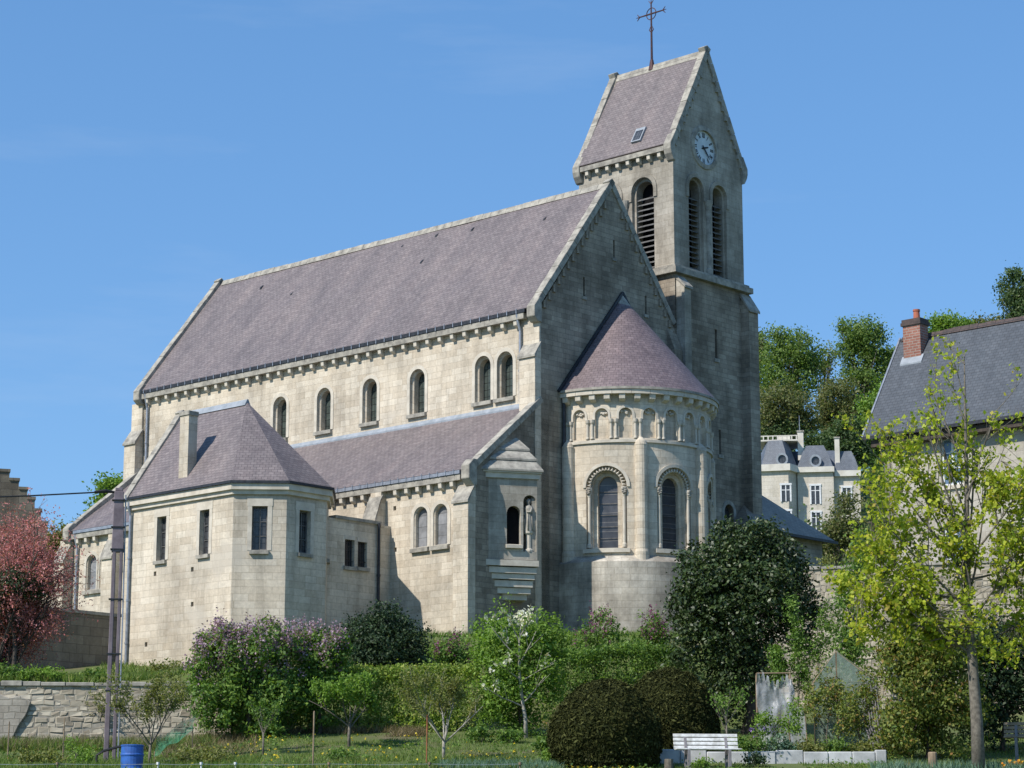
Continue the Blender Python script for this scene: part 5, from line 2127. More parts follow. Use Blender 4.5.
for (nm, q) in (('front_panel', [(xr_ + .02, -.02, 0), (w1, -.02, 0), (w1, -.02, ez_), (xr_ + .02, -.02, rz2)]),
                ('front_panel', [(w0, -.02, 0), (xr_ - .02, -.02, 0), (xr_ - .02, -.02, rz2), (w0, -.02, ez_)]),
                ('roof_panel', [(xr_, 0, rz2 + .03), (w1 + .05, 0, ez_ + .03), (w1 + .05, dd, ez_ + .03), (xr_, dd, rz2 + .03)]),
                ('roof_panel', [(w0 - .05, 0, ez_ + .03), (xr_, 0, rz2 + .03), (xr_, dd, rz2 + .03), (w0 - .05, dd, ez_ + .03)]),
                ('side_panel', [(w1 + .02, 0, 0), (w1 + .02, dd, 0), (w1 + .02, dd, ez_), (w1 + .02, 0, ez_)]),
                ('side_panel', [(w0 - .02, 0, 0), (w0 - .02, dd, 0), (w0 - .02, dd, ez_), (w0 - .02, 0, ez_)])):
    mb = MB()
    a, b_, c_, d_ = (Vector(v) for v in q)
    nn = (b_ - a).cross(c_ - a).normalized() * .012
    mb.hexa([a, b_, c_, d_, a + nn, b_ + nn, c_ + nn, d_ + nn])
    mb.build(nm, M['greensheet'], gh)
mb = MB()
for i in range(7):
    xx = w1 - .42 + i * .07
    mb.tube([(xx, -.1, ez_ - .05 + .02 * i), (xx + .12, -.25, .75), (xx + .28, -.4, .12)], [.022, .028, .03], 5)
mb.build('plastic_strips', M['concrete'], gh)
p = gp(775, 66)
cf = thing('cold_frame', 'upright cold frame wrapped in creased clear polythene under the laurel', 'cold frame', p, R(-5))
zt_ = at(775, 673, 66).z - p.z
mb = MB()
NXs, NZs = 22, 22
for side in range(2):
    for i in range(NXs):
        for j in range(NZs):
            def fS(i, j):
                u, v = i / NXs, j / NZs
                wv = .14 * noise.noise(Vector((u * 4, v * 3, side * 7))) + .07 * noise.noise(Vector((u * 11 + v * 4, v * 6, 2)))
                if side == 0:
                    return Vector((-.52 + u * .98, wv - .02, -.05 + v * zt_ * (1 - .05 * u) * (1 + .05 * math.sin(u * 9)) * (.9 if v > .95 and i % 3 == 0 else 1)))
                return Vector((.46 + wv, u * .8, -.05 + v * zt_ * .95))
            mb.face([fS(i, j), fS(i + 1, j), fS(i + 1, j + 1), fS(i, j + 1)])
mb.build('polythene_sheet', M['sheet'], cf, smooth=True)
mb = MB()
for x, y in ((-.5, .06), (.44, .06), (.44, .8), (-.5, .8)):
    mb.tube([(x, y, -.2), (x, y, zt_)], .022, 5)
mb.tube([(-.5, .06, zt_), (.44, .06, zt_)], .02, 5)
mb.build('frame', M['wood'], cf)
p = gp(798, 65.8)
wb = thing('cold_frame', 'small pale polythene panel leaning beside the larger clear cold frame', 'cold frame', p, R(8))
mb = MB()
for i in range(6):
    for j in range(8):
        f_ = lambda i, j: Vector((-.22 + i * .075, .03 * math.sin(i * 2 + j) + j * .03, j * .17))
        mb.face([f_(i, j), f_(i + 1, j), f_(i + 1, j + 1), f_(i, j + 1)])
mb.build('polythene_sheet', M['sheet'], wb, smooth=True)
mb = MB()
mb.tube([(-.24, 0, -.1), (-.24, .25, 1.38)], .02, 5)
mb.tube([(.25, 0, -.1), (.25, .25, 1.38)], .02, 5)
mb.build('frame', M['wood'], wb)


# ------------------------------------------------------------------ shrubs and trees
def shrub(name, label, cat, blobs, base, n, per, cr, leaf, mat, group=None, trunk_r=.06, bark='bark', limbs=8, hole=None, hole_s=.8, shell=2.4, up=.3, aspect=.55, trunk_name='trunk', crown='foliage', flat=None, hang=0.0):
    b_ = Vector(base)
    root = thing(name, label, cat, b_, 0, group)
    bl = [(q[0] - b_.x, q[1] - b_.y, q[2] - b_.z, q[3], q[4], q[5]) for q in blobs]
    o, C = foliage(crown, bl, n, per, cr, leaf, M[mat], root, shell, hole, hole_s, up, aspect, hang, True, flat)
    if trunk_r and len(C):
        trunk_mesh((0, 0, -.25), C, trunk_r, M[bark], root, limbs, name=trunk_name)
    return root, C


def flower_spikes(root, C, n, mat, size, per, cr, lift=.15, top=True, name='blossom'):
    idx = np.argsort(-C[:, 2] + NR.uniform(0, 3.2, size=len(C)))[:max(n, 1)] if top else NR.choice(len(C), min(n, len(C)), replace=False)
    P = np.repeat(C[idx], per, axis=0) + NR.normal(size=(len(idx) * per, 3)) * np.array([cr, cr, cr * 2.0]) + np.array([-.08, -.14, lift])
    mesh_np(name, leaf_quads(P, size, .2, None, .8), 4, M[mat], root)


# lilacs
D = 70.8
lil, C = shrub('lilac_bush', 'big lilac bush covered in mauve blossom at the left of the sacristy foot', 'lilac',
               [ell(235, 672, D, 40, 48), ell(262, 648, D, 40, 30), ell(215, 690, D, 30, 45), ell(280, 690, D, 34, 45), ell(225, 640, D, 28, 16), ell(262, 720, D, 44, 22), ell(205, 660, D, 16, 26)],
               gp(250, D), 1150, 17, .13, .12, 'lf_lilac', 'lilac bushes along the terrace', .1, 'bark_dark', 26, -.28, .9)
front = C[(C[:, 1] < .35)]
flower_spikes(lil, front, 190, 'lilacfl', .07, 34, .065)
D = 71.6
lil, C = shrub('lilac_bush', 'narrower lilac bush with mauve flower spikes just right of the big one', 'lilac',
               [ell(322, 660, D, 26, 32), ell(305, 645, D, 22, 20), ell(338, 650, D, 14, 20), ell(318, 695, D, 26, 35)],
               gp(318, D), 520, 17, .13, .12, 'lf_lilac', 'lilac bushes along the terrace', .08, 'bark_dark', 14, -.25, .9)
flower_spikes(lil, C[C[:, 1] < .3], 90, 'lilacfl', .07, 32, .065)
D = 76.0
for (lab, bl, base) in (('sparse dark purple lilac beside the corner buttress behind the hedge', [ell(452, 650, D, 18, 14), ell(443, 660, D, 14, 14), ell(462, 662, D, 14, 14)], 452),
                        ('dark purple lilac in bud in front of the round apse', [ell(597, 640, D, 26, 28), ell(578, 655, D, 24, 24), ell(614, 645, D, 14, 28), ell(600, 620, D, 14, 12)], 597),
                        ('small purple lilac between the apse and the big laurel', [ell(652, 636, D, 16, 28), ell(642, 652, D, 18, 18), ell(662, 648, D, 14, 24)], 650)):
    lil, C = shrub('lilac_bush', lab, 'lilac', bl, gp(base, D), 210, 15, .11, .10, 'lf_lilac', 'lilac bushes along the terrace', .05, 'bark_dark', 14, -.2, 1.2)
    flower_spikes(lil, C, 26, 'purplefl', .06, 22, .055, .1)

# dark yew like shrub under the link block
D = 77.5
shrub('evergreen_shrub', 'dense dark evergreen shrub in the corner between sacristy and aisle', 'shrub',
      [ell(385, 642, D, 40, 34), ell(360, 638, D, 24, 24), ell(412, 645, D, 20, 28), ell(388, 620, D, 26, 18), ell(372, 660, D, 36, 24)], gp(385, D), 900, 18, .14, .10, 'lf_conifer', None, .1, 'bark_dark', 12, None)


# clipped hedges
def hedge(name, label, x0, x1, y0, y1, z0, z1f, n, per, mat, leaf=.09):
    root = thing(name, label, 'hedge', ((x0 + x1) / 2, (y0 + y1) / 2, z0))
    cx, cy = (x0 + x1) / 2, (y0 + y1) / 2
    C = []
    while len(C) < n:
        x = NR.uniform(x0, x1)
        zt_ = z1f(x) + .09 * noise.noise(Vector((x * 1.1, 0, 3)))
        s = NR.uniform()
        if s < .48:
            p = (x, y0 + abs(NR.normal()) * .12, NR.uniform(z0, zt_))
        elif s < .85:
            p = (x, NR.uniform(y0, y1), zt_ - abs(NR.normal()) * .1)
        else:
            p = (x, NR.uniform(y0, y1), NR.uniform(z0, zt_))
        C.append((p[0] - cx, p[1] - cy, p[2] - z0))
    C = np.array(C)
    P = np.repeat(C, per, axis=0) + NR.normal(size=(len(C) * per, 3)) * .09
    mesh_np('foliage', leaf_quads(P, leaf, .4), 4, M[mat], root)
    mb = MB()
    for k in range(int((x1 - x0) / .35)):
        x = x0 - cx + (k + .5) * .35
        mb.tube([(x, 0, -.4), (x + NR.uniform(-.1, .1), NR.uniform(-.2, .2), (z1f(x + cx) - z0) * .8)], [.03, .01], 5)
    mb.build('stems', M['bark_dark'], root)
    return root


D = 72.4
za, zb_ = at(300, 672, D).z, at(470, 666, D).z
xh0, xh1 = wx(282, D), wx(478, D)
hedge('hedge', 'long clipped yellow-green hedge along the top of the lawn', xh0, xh1, D, D + 1.5, ground(-3, D) + .1, lambda x: za + (zb_ - za) * (x - xh0) / (xh1 - xh0), 2000, 15, 'lf_hedge')
D = 74.6
xh2, xh3 = wx(545, D), wx(690, D)
z2 = at(600, 648, D).z
hedge('hedge', 'darker green hedge between the magnolia and the laurel below the apse', xh2, xh3, D, D + 1.4, ground(2, D) - .1, lambda x: z2 + .1 * math.sin(x * 2), 1400, 15, 'lf_lilac')

# big laurel
D = 71.5
shrub('laurel_tree', 'large rounded dark glossy laurel in front of the tower base', 'laurel',
      [ell(742, 600, D, 70, 62), ell(720, 580, D, 46, 46), ell(765, 575, D, 44, 48), ell(748, 545, D, 40, 26), ell(715, 640, D, 46, 50), ell(790, 605, D, 30, 46), ell(705, 600, D, 36, 44), ell(745, 660, D, 40, 46), ell(800, 575, D, 12, 20), ell(725, 690, D, 40, 40), ell(690, 560, D, 13, 18), ell(678, 610, D, 12, 20), ell(765, 530, D, 18, 12), ell(728, 528, D, 15, 11), ell(812, 610, D, 12, 20), ell(806, 640, D, 14, 18), ell(684, 660, D, 14, 18), ell(790, 548, D, 13, 12)],
      gp(745, D), 2600, 17, .14, .125, 'lf_laurel', None, .2, 'bark_dark', 22, -.33, .7)


# clipped yew domes
def yew(label, px, ptop_, pbot, rpx, D, n, group='clipped yew domes'):
    n = int(n * 3.2)
    c = gp(px, D)
    zt_ = at(px, ptop_, D).z
    r = rpx * D / 2380
    h = zt_ - c.z
    root = thing('clipped_yew', label, 'topiary', c, 0, group)
    d = NR.normal(size=(n, 3))
    d[:, 2] = np.abs(d[:, 2]) * 1.0 - .42
    d = unit(d)
    low = d[:, 2] < 0
    bumpy = np.array([1 + .06 * noise.noise(Vector(v) * 1.9 + Vector((px, 0, 0))) + .03 * noise.noise(Vector(v) * 6) for v in d])[:, None]
    P = d * np.array([r, r, h * .72]) * bumpy * (1 - np.abs(NR.normal(size=(n, 1))) * .02)
    P[:, 2] += h * .28
    P[:, 2] = np.maximum(P[:, 2], -.08)
    q = leaf_quads(P, .06, .1, d, .5)
    tw_ = NR.choice(len(P), 1500, replace=False)
    q = np.concatenate([q, leaf_quads(P[tw_] + d[tw_] * .05, .13, .0, d[tw_] * 2.0, .35)])
    # inner mass
    iv = []
    for i in range(20):
        for j in range(10):
            f_ = lambda i, j: np.array([r * .88 * math.cos(i * math.pi / 10) * math.cos(j * .157 - .25), r * .88 * math.sin(i * math.pi / 10) * math.cos(j * .157 - .25), h * .28 + h * .63 * math.sin(min(j * .1735 - .25, 1.57))])
            iv += [f_(i, j), f_(i + 1, j), f_(i + 1, j + 1), f_(i, j + 1)]
    mesh_np('foliage', np.concatenate([q, np.array(iv)]), 4, M['lf_yew'], root)
    mb = MB()
    mb.tube([(0, 0, -.3), (0, 0, h * .5)], [.09, .05], 6)
    mb.build('trunk', M['bark_dark'], root)


yew('brown-green clipped yew dome, the nearer of the two', 604, 680, 768, 57, 62.3, 16000)
yew('brown-green clipped yew dome behind, next to the white bench', 669, 668, 750, 50, 65.4, 14000)

# magnolia-like tree with white flowers and the green bush behind it
D = 70.2
root, C = shrub('green_bush', 'bright green rounded bush behind the pale trunk of the magnolia', 'bush',
                [ell(520, 665, D + 1, 46, 44), ell(500, 640, D + 1, 30, 26), ell(545, 640, D + 1, 26, 28), ell(522, 700, D + 1, 46, 36), ell(490, 690, D + 1, 22, 40)],
                gp(520, D + 1.2), 1150, 16, .13, .11, 'lf_fresh', None, .08, 'bark_dark', 10, -.25, .9)
p = gp(526, D)
mag = thing('magnolia_tree', 'slender white-flowered magnolia with pale bare trunk and spreading branches', 'tree', p)
mb = MB()
rg = random.Random(31)
tips = []
kpx = D / 2380
hT = at(520, 612, D).z - p.z
tr = [(0, 0, -.2), (-.02, 0, .6), (-.12, 0, 1.2), (-.2, 0, 2.0), (-.2, 0, 2.9), (-.12, 0, hT * .95)]
mb.tube(tr, [.07, .06, .05, .04, .028, .012], 7)
for (z, dx, dz) in ((.95, -1.35, .5), (1.05, .9, .6), (1.7, 1.1, .6), (1.75, -.8, .5), (2.2, .7, .9), (2.4, -.9, .8), (2.9, .4, .9), (2.9, -.4, .9), (1.3, .5, -.1)):
    x0 = interp(z, [(q[2], q[0]) for q in tr])
    grow(mb, rg, Vector((x0, 0, z)), Vector((dx, rg.uniform(-.6, .4), dz)), math.hypot(dx, dz) * 1.0, .026, 1, tips, .14, (2, 4), .3, .6)
mb.build('trunk', M['bark_pale'], mag, smooth=True)
tip_leaves('crown', tips, 7, .10, .10, M['lf_fresh'], mag, .4, .1, .7)
P = []
for t, v in rg.sample(tips, min(26, len(tips))):
    P += [np.array(t) + NR.normal(size=3) * .05 for _ in range(9)]
for _ in range(22):
    c = np.array([-.1 + rg.uniform(-.35, .3), rg.uniform(-.3, .1), hT - rg.uniform(0, .35)])
    P += [c + NR.normal(size=3) * .06 for _ in range(9)]
mesh_np('blossom', leaf_quads(np.array(P), .11, .3, None, .6), 4, M['whitefl'], mag)


# young garden trees
def young(label, px, D, ptop_, wpx, mat, seed, leaf=.07, per=5, lv=2, tr=.035, trunkfrac=.3, bark='bark', upw=.35, spread=.55, keep=1.0, name='young_tree', cr=.06, n0=6):
    p = gp(px, D)
    root = thing(name, label, 'tree', p, 0, 'young garden trees')
    h = at(px, ptop_, D).z - p.z
    w = wpx * D / 2380 / 2
    mb = MB()
    rg = random.Random(seed)
    tips = []
    zt_ = h * trunkfrac
    mb.tube([(0, 0, -.2), (rg.uniform(-.03, .03), 0, zt_ * .5), (0, 0, zt_)], [tr * 1.2, tr, tr * .85], 7)
    for k in range(n0):
        a = k * 6.283 / n0 + rg.uniform(-.4, .4)
        tilt = rg.uniform(.35, 1.0)
        d = Vector((math.cos(a) * w * tilt, math.sin(a) * w * tilt, (h - zt_) * rg.uniform(.55, .8)))
        grow(mb, rg, Vector((0, 0, zt_ * rg.uniform(.75, 1.0))), d, d.length * .75, tr * .55, lv, tips, .12, (3, 5), upw, spread, .5)
    mb.build('trunk', M[bark], root, smooth=True)
    tip_leaves('crown', tips, int(per * 1.8), cr * 1.25, leaf, M[mat], root, .3, .1, keep)
    return root


young('airy olive leaved young tree in front of the rubble wall beside the drum', 152, 63.5, 668, 150, 'lf_olive', 3, .07, 6, 2, .04, .22, upw=.5)
young('small pale green sapling in front of the big lilac', 264, 66, 690, 40, 'lf_lilac', 5, .07, 5, 1, .03, .35)
young('neat bright green young tree in front of the hedge', 350, 68, 668, 150, 'lf_fresh', 8, .09, 8, 2, .045, .30, upw=.25, spread=.7)
young('olive and pink tinged young tree left of the magnolia', 444, 64, 664, 150, 'lf_olive', 12, .07, 7, 2, .045, .24, 'bark_pale', .4)
young('thin leafy sapling standing behind the white bench', 726, 62.8, 668, 50, 'vine', 17, .075, 4, 1, .025, .45, 'bark', .4, .6, .8, n0=5)
young('thin sapling in front of the nearer yew dome', 552, 62.5, 700, 30, 'lf_mixed', 23, .07, 4, 1, .02, .3, 'bark', .4, .6, .7, n0=5)
young('scrawny young shrub with few leaves under the left wall', 78, 65, 735, 36, 'lf_fresh', 27, .07, 3, 1, .02, .3, 'bark', .4, .6, .8, n0=4)

# climbing column shrubs by the greenhouse
D = 67.2
for (lab, bl, base) in (('tall light green climber on a pole beside the cold frame', [ell(797, 640, D, 9, 28), ell(800, 670, D, 10, 26), ell(793, 610, D, 7, 16)], 798),
                        ('leafy light green climber leaning over the greenhouse top', [ell(825, 625, D, 12, 24), ell(818, 650, D, 12, 22), ell(832, 610, D, 10, 16), ell(812, 690, D, 14, 22)], 818),
                        ('low climber with reddish leaves in front of the greenhouse panels', [ell(828, 690, D - 1.2, 20, 26), ell(815, 705, D - 1.2, 14, 22), ell(838, 700, D - 1.2, 12, 22)], 826),
                        ('short upright green climber under the dark laurel', [ell(780, 668, D, 7, 20), ell(776, 655, D, 6, 10)], 779)):
    shrub('climbing_plant', lab, 'climber', bl, gp(base, D - (1.2 if 'reddish' in lab else 0)), 150, 14, .09, .085, 'lf_mixed' if 'reddish' in lab else 'vine', 'climbers by the greenhouse', .025, 'bark', 6, -.3, 1.5)

shrub('bed_bush', 'leafy olive bush in front of the right end of the greenhouse', 'bush', [ell(858, 712, 65, 16, 26), ell(868, 690, 65, 12, 24), ell(846, 722, 65, 14, 16)], gp(858, 65), 170, 14, .1, .085, 'lf_mixed', None, .03, 'bark', 8, -.25, 1.4)
shrub('bed_bush', 'small fresh green bush in front of the creased cold frame', 'bush', [ell(762, 722, 64.7, 11, 16), ell(788, 728, 64.7, 12, 13), ell(795, 712, 64.7, 7, 16)], gp(776, 64.7), 120, 13, .09, .08, 'lf_fresh', None, .025, 'bark', 8, -.2, 1.4)

# tree in front of the garden wall at right
D = 79
shrub('wall_tree', 'loose green tree growing against the tall garden wall', 'tree',
      [ell(852, 600, D, 18, 40), ell(846, 640, D, 16, 34), ell(862, 560, D, 14, 34), ell(855, 660, D, 16, 30)], gp(855, D), 330, 15, .16, .12, 'lf_lilac', None, .09, 'bark', 14, -.1, 1.0)
D = 150
shrub('slender_tree', 'slender olive tree in young leaf in front of the mansion', 'tree',
      [ell(842, 515, D, 13, 30), ell(836, 540, D, 18, 22), ell(848, 495, D, 9, 22), ell(818, 545, D, 14, 10), ell(854, 540, D, 14, 26)], gp(838, D), 380, 15, .36, .22, 'lf_hill2', None, .14, 'bark', 20, -.1, .7)
D = 124
shrub('columnar_tree', 'narrow green tree beside the gable of the grey roofed house', 'tree',
      [ell(878, 480, D, 9, 30), ell(878, 525, D, 11, 34), ell(874, 565, D, 14, 34)], gp(872, D), 330, 15, .2, .15, 'lf_hill', None, .16, 'bark_dark', 8, -.2, 1.0)
# rose shrub on the wall top
D = 84.5
shrub('small_bush', 'small shrub on top of the garden wall by the outbuilding', 'bush', [ell(829, 560, D, 5, 5), ell(823, 562, D, 5, 4)], gp(828, D), 26, 10, .12, .09, 'lf_olive', None, .03, 'bark', 4)

# maple in the right foreground
p = gp(976, 60)
mp_ = thing('maple_tree', 'young maple with thin grey trunk and yellow-green new leaves at right', 'maple', p)
rg = random.Random(44)
mb = MB()
tips = []
k = 60 / 2380
X2 = lambda px: (px - 976) * k
Z2 = lambda py: at(976, py, 60).z - p.z
tr = [(0, 0, -.3), (.0, 0, Z2(720)), (-.05, 0, Z2(660)), (-.12, 0, Z2(610)), (-.05, .05, Z2(540)), (.02, .1, Z2(460)), (.05, .1, Z2(400)), (.08, .1, Z2(352))]
mb.tube(tr, [.19, .155, .13, .105, .075, .05, .03, .012], 9)
lm = [(655, 905, 600), (640, 888, 560), (625, 1040, 540), (610, 870, 520), (600, 1010, 470), (590, 915, 470), (575, 880, 455), (560, 1045, 480), (550, 925, 420), (545, 990, 420), (520, 945, 395), (500, 1010, 400), (480, 960, 375), (630, 930, 640), (650, 1045, 620), (640, 885, 620), (600, 860, 590), (580, 1050, 570), (615, 960, 520), (570, 940, 480), (530, 900, 440)]
for (zs, px_, pe) in lm:
    z0 = Z2(zs)
    x0 = interp(z0, [(q[2], q[0]) for q in tr])
    d = Vector((X2(px_) - x0, rg.uniform(-1.0, 1.0), Z2(pe) - z0))
    grow(mb, rg, Vector((x0, 0, z0)), d, d.length * .92, .034, 2, tips, .09, (3, 5), .22, .55, .42)
for z in range(6):
    zz = Z2(rg.uniform(360, 560))
    grow(mb, rg, Vector((interp(zz, [(q[2], q[0]) for q in tr]), .05, zz)), Vector((rg.uniform(-1, 1), rg.uniform(-1, 1), 1.3)), 1.1, .02, 1, tips, .1, (3, 4), .3, .5, .5)
mb.build('trunk', M['bark'], mp_, smooth=True)
zc = Z2(470)
keep_t = [t for t in tips if t[0].z < zc or rg.random() < (.50 if t[0].z < Z2(410) else .30)]
Pm = np.repeat(np.array([t[0] for t in keep_t]), 7, axis=0)
Pm = Pm + NR.normal(size=Pm.shape) * .085
mb_ = [ell(a, b_, 60, c, d, .9) for a, b_, c, d in ((935, 560, 72, 60), (985, 545, 60, 70), (900, 600, 45, 40), (1030, 580, 50, 70), (890, 520, 40, 45), (950, 620, 70, 40), (1000, 640, 60, 32), (868, 575, 26, 50), (872, 620, 28, 30), (900, 460, 24, 34), (1020, 500, 40, 50))]
mb_ = [(q[0] - p.x, q[1] - p.y, q[2] - p.z, q[3], q[4], q[5]) for q in mb_]
Cm, _o = clumps(mb_, 1550, 2.0, -.10, 1.5)
Pc = np.repeat(Cm, 7, axis=0)
Pc = Pc + NR.normal(size=Pc.shape) * .075
mesh_np('crown', leaf_quads(np.concatenate([Pm, Pc]), .112, .2, None, .75, .35, .55), 4, M['lf_maple'], mp_)
tw = MB()
tip_pts = np.array([t[0] for t in tips])
for c in Cm:
    j = int(np.argmin(((tip_pts - c) ** 2).sum(axis=1)))
    a_, b_ = Vector(tip_pts[j]), Vector(c)
    if (a_ - b_).length < 1.2:
        tw.tube([a_, a_.lerp(b_, .5) + Vector((0, 0, .03)), b_], [.009, .007, .004], 4, cap=False)
tw.build('twigs', M['bark'], mp_)

D = 64.5
shrub('mixed_bush', 'broad bush with green and bronze leaves behind the maple trunk', 'bush',
      [ell(915, 690, D, 42, 56), ell(905, 730, D, 40, 36), ell(945, 690, D, 44, 60), ell(930, 640, D, 44, 36), ell(960, 730, D, 36, 40), ell(900, 650, D, 26, 34)], gp(925, D), 1500, 16, .14, .11, 'lf_mixed', None, .08, 'bark_dark', 14, -.3, .9)
D = 67
shrub('dark_bush', 'dark green bush filling the gap behind the brown bench', 'bush',
      [ell(985, 690, D, 34, 70), ell(1015, 680, D, 26, 60), ell(990, 640, D, 34, 36), ell(1045, 690, D, 30, 60)], gp(1000, D), 1000, 15, .17, .12, 'lf_conifer', None, .08, 'bark_dark', 10, -.3, .8)

# pink tamarisk at the left
D = 76
p = gp(-4, D)
tam = thing('tamarisk_tree', 'feathery pink flowering tamarisk at the left edge', 'tree', p)
mb = MB()
rg = random.Random(9)
tips = []
h = at(8, 512, D).z - p.z
for k in range(34):
    a = rg.uniform(0, 6.283)
    d = Vector((math.cos(a) * rg.uniform(.2, 1.0), math.sin(a) * rg.uniform(.2, 1.0), rg.uniform(1.1, 2.4)))
    L = h * rg.uniform(.55, .92) if d.z > 1.3 else h * rg.uniform(.35, .7)
    grow(mb, rg, Vector((rg.uniform(-.5, .5), rg.uniform(-.4, .4), -.1)), d, L, .045, 2, tips, .13, (5, 8), .05, .75, .40)
mb.build('trunk', M['bark_dark'], tam, smooth=True)
P = []
for t, v in tips:
    if t.z < .6 or noise.noise(Vector((t.x * .9, t.y * .9, t.z * 1.5 + .07 * t.x * t.x))) > .12:
        continue
    b_ = np.array(t)
    dr_ = np.array([rg.uniform(-1, 1), rg.uniform(-1, 1), rg.uniform(-1.3, .3)])
    for q in range(11):
        P.append(b_ + dr_ * .06 * q + NR.normal(size=3) * .035)
P = np.array(P)
mesh_np('blossom', leaf_quads(P, .078, .1, None, .5), 4, M['pink'], tam)
D = 75.2
shrub('dark_conifer', 'dark conifer in a gap of the pink tamarisk', 'conifer', [ell(14, 584, D, 36, 20), ell(-8, 590, D, 36, 26), ell(36, 586, D, 16, 13)], gp(16, D), 420, 16, .14, .09, 'lf_conifer', None, .09, 'bark_dark', 8)

# trees behind the church at the left
for (lab, bl, base, D, mat) in (('pale green tree behind the west porch', [(62, 545, 18, 18), (74, 540, 14, 16), (50, 556, 16, 18)], 62, 118, 'lf_olive'),
                                ('fresh green tree peeping over the west aisle coping', [(112, 492, 14, 14), (100, 504, 14, 14), (124, 488, 10, 12)], 112, 122, 'lf_fresh')):
    shrub('background_tree', lab, 'tree', [ell(a, b_, D, c, d) for a, b_, c, d in bl], gp(base, D), 260, 14, .3, .2, mat, 'trees behind the church', .16, 'bark', 16, -.15, .6)

# wooded hillside at right
hill = [
    ('round topped light green tree high on the hillside next to the tower', [(790, 350, 30, 22), (775, 365, 20, 22), (806, 362, 18, 22), (790, 385, 32, 22)], 790, 275, 'lf_hill', 560, -.12),
    ('brownish half bare tree below the round topped hillside tree', [(782, 405, 28, 28), (768, 420, 18, 26), (800, 412, 18, 24)], 782, 262, 'lf_hill2', 430, 0.02),
    ('tall pale green tree rising highest on the hillside', [(862, 335, 22, 22), (874, 350, 18, 28), (852, 352, 18, 24), (864, 380, 26, 26)], 862, 280, 'lf_hill', 560, -.08),
    ('olive tree in the middle of the hillside above the mansion chimneys', [(838, 400, 26, 26), (850, 420, 26, 26), (828, 425, 18, 22)], 840, 268, 'lf_hill2', 480, -.03),
    ('bright green tree beside the slate roof verge', [(878, 415, 16, 26), (872, 440, 20, 26), (886, 400, 10, 18)], 876, 258, 'lf_fresh', 430, -.2),
    ('dark green tree behind the right mansion chimney', [(845, 440, 18, 22), (825, 445, 18, 16), (858, 455, 14, 20)], 844, 256, 'lf_hill3', 420, -.2),
    ('nearly bare grey twigged tree between the two tall hillside trees', [(822, 378, 14, 22), (826, 360, 8, 14)], 822, 285, 'lf_hill2', 50, 0.0),
    ('dark green tree behind the left mansion roof', [(772, 440, 18, 18), (790, 432, 16, 14)], 778, 262, 'lf_hill3', 330, -.2),
    ('tall dark green tree at the right edge above the house ridge', [(1016, 295, 18, 24), (1024, 315, 22, 22), (1034, 290, 18, 26)], 1020, 290, 'lf_hill3', 520, -.15),
    ('low feathery tree just above the house ridge', [(948, 328, 18, 12), (962, 332, 16, 10), (940, 334, 12, 10)], 950, 290, 'lf_fresh', 260, -.1),
    ('low yellowish tree above the house ridge near the right edge', [(985, 328, 20, 12), (1000, 330, 14, 12), (975, 332, 14, 10)], 986, 295, 'lf_hill2', 260, -.15),
    ('pale olive tree half hidden by the tower edge on the hillside', [(757, 350, 12, 18), (752, 375, 12, 24), (748, 400, 12, 24)], 752, 290, 'lf_hill2', 240, -.1),
]
for lab, bl, base, D, mat, n, hole in hill:
    bl = list(bl)
    for _ in range(7):
        a, b_, c, d = RNG.choice(bl[:3])
        t_ = RNG.uniform(0, 6.283)
        bl.append((a + math.cos(t_) * c * .95, b_ + math.sin(t_) * d * .85, c * RNG.uniform(.22, .42), d * RNG.uniform(.22, .45)))
    blobs = [ell(a, b_, D, c, d) for a, b_, c, d in bl]
    shrub('hillside_tree', lab, 'tree', blobs, gp(base, D), int(n * 1.35), 18, .0018 * D, .00125 * D, mat, 'trees on the wooded hillside', .0013 * D, 'bark', 30, hole, 2.2 / (D * .012), 2.0, trunk_name='trunk', crown='crown')
# undergrowth covering the slope below
C = []
for _ in range(4200):
    y = NR.uniform(150, 345)
    x = y * NR.uniform(.05, .36)
    z = ground(x, y)
    C.append((x, y, z + NR.uniform(0, 1.0) * (2.0 + 3.0 * max(0, noise.noise(Vector((x * .06, y * .06, 3))) + .3))))
C = np.array(C)
P = np.repeat(C, 14, axis=0) + NR.normal(size=(len(C) * 14, 3)) * np.array([1.0, 1.0, .7])
kind(mesh_np('woodland_undergrowth', leaf_quads(P, .42, .3), 4, M['lf_hill3']), 'stuff')


# ------------------------------------------------------------------ grass and beds
def blades(name, pts, h, w, mat, lean=.35):
    n = len(pts)
    pts = np.asarray(pts)
    a = NR.uniform(0, 6.283, size=n)
    s = np.stack([np.cos(a), np.sin(a), np.zeros(n)], 1)
    H = h * NR.uniform(.5, 1.3, size=(n, 1))
    l = NR.normal(size=(n, 3)) * lean
    l[:, 2] = 1
    tip = pts + l * H
    q = np.empty((n, 3, 3))
    q[:, 0] = pts - s * w
    q[:, 1] = pts + s * w
    q[:, 2] = tip
    return kind(mesh_np(name, q.reshape(-1, 3), 3, M[mat]), 'stuff')


def scatter(n, D0, D1, px0, px1, ok=None):
    out = []
    while len(out) < n:
        D = NR.uniform(D0, D1)
        x = wx(NR.uniform(px0, px1), D)
        if ok and not ok(x, D):
            continue
        out.append((x, D, ground(x, D) - .01))
    return out


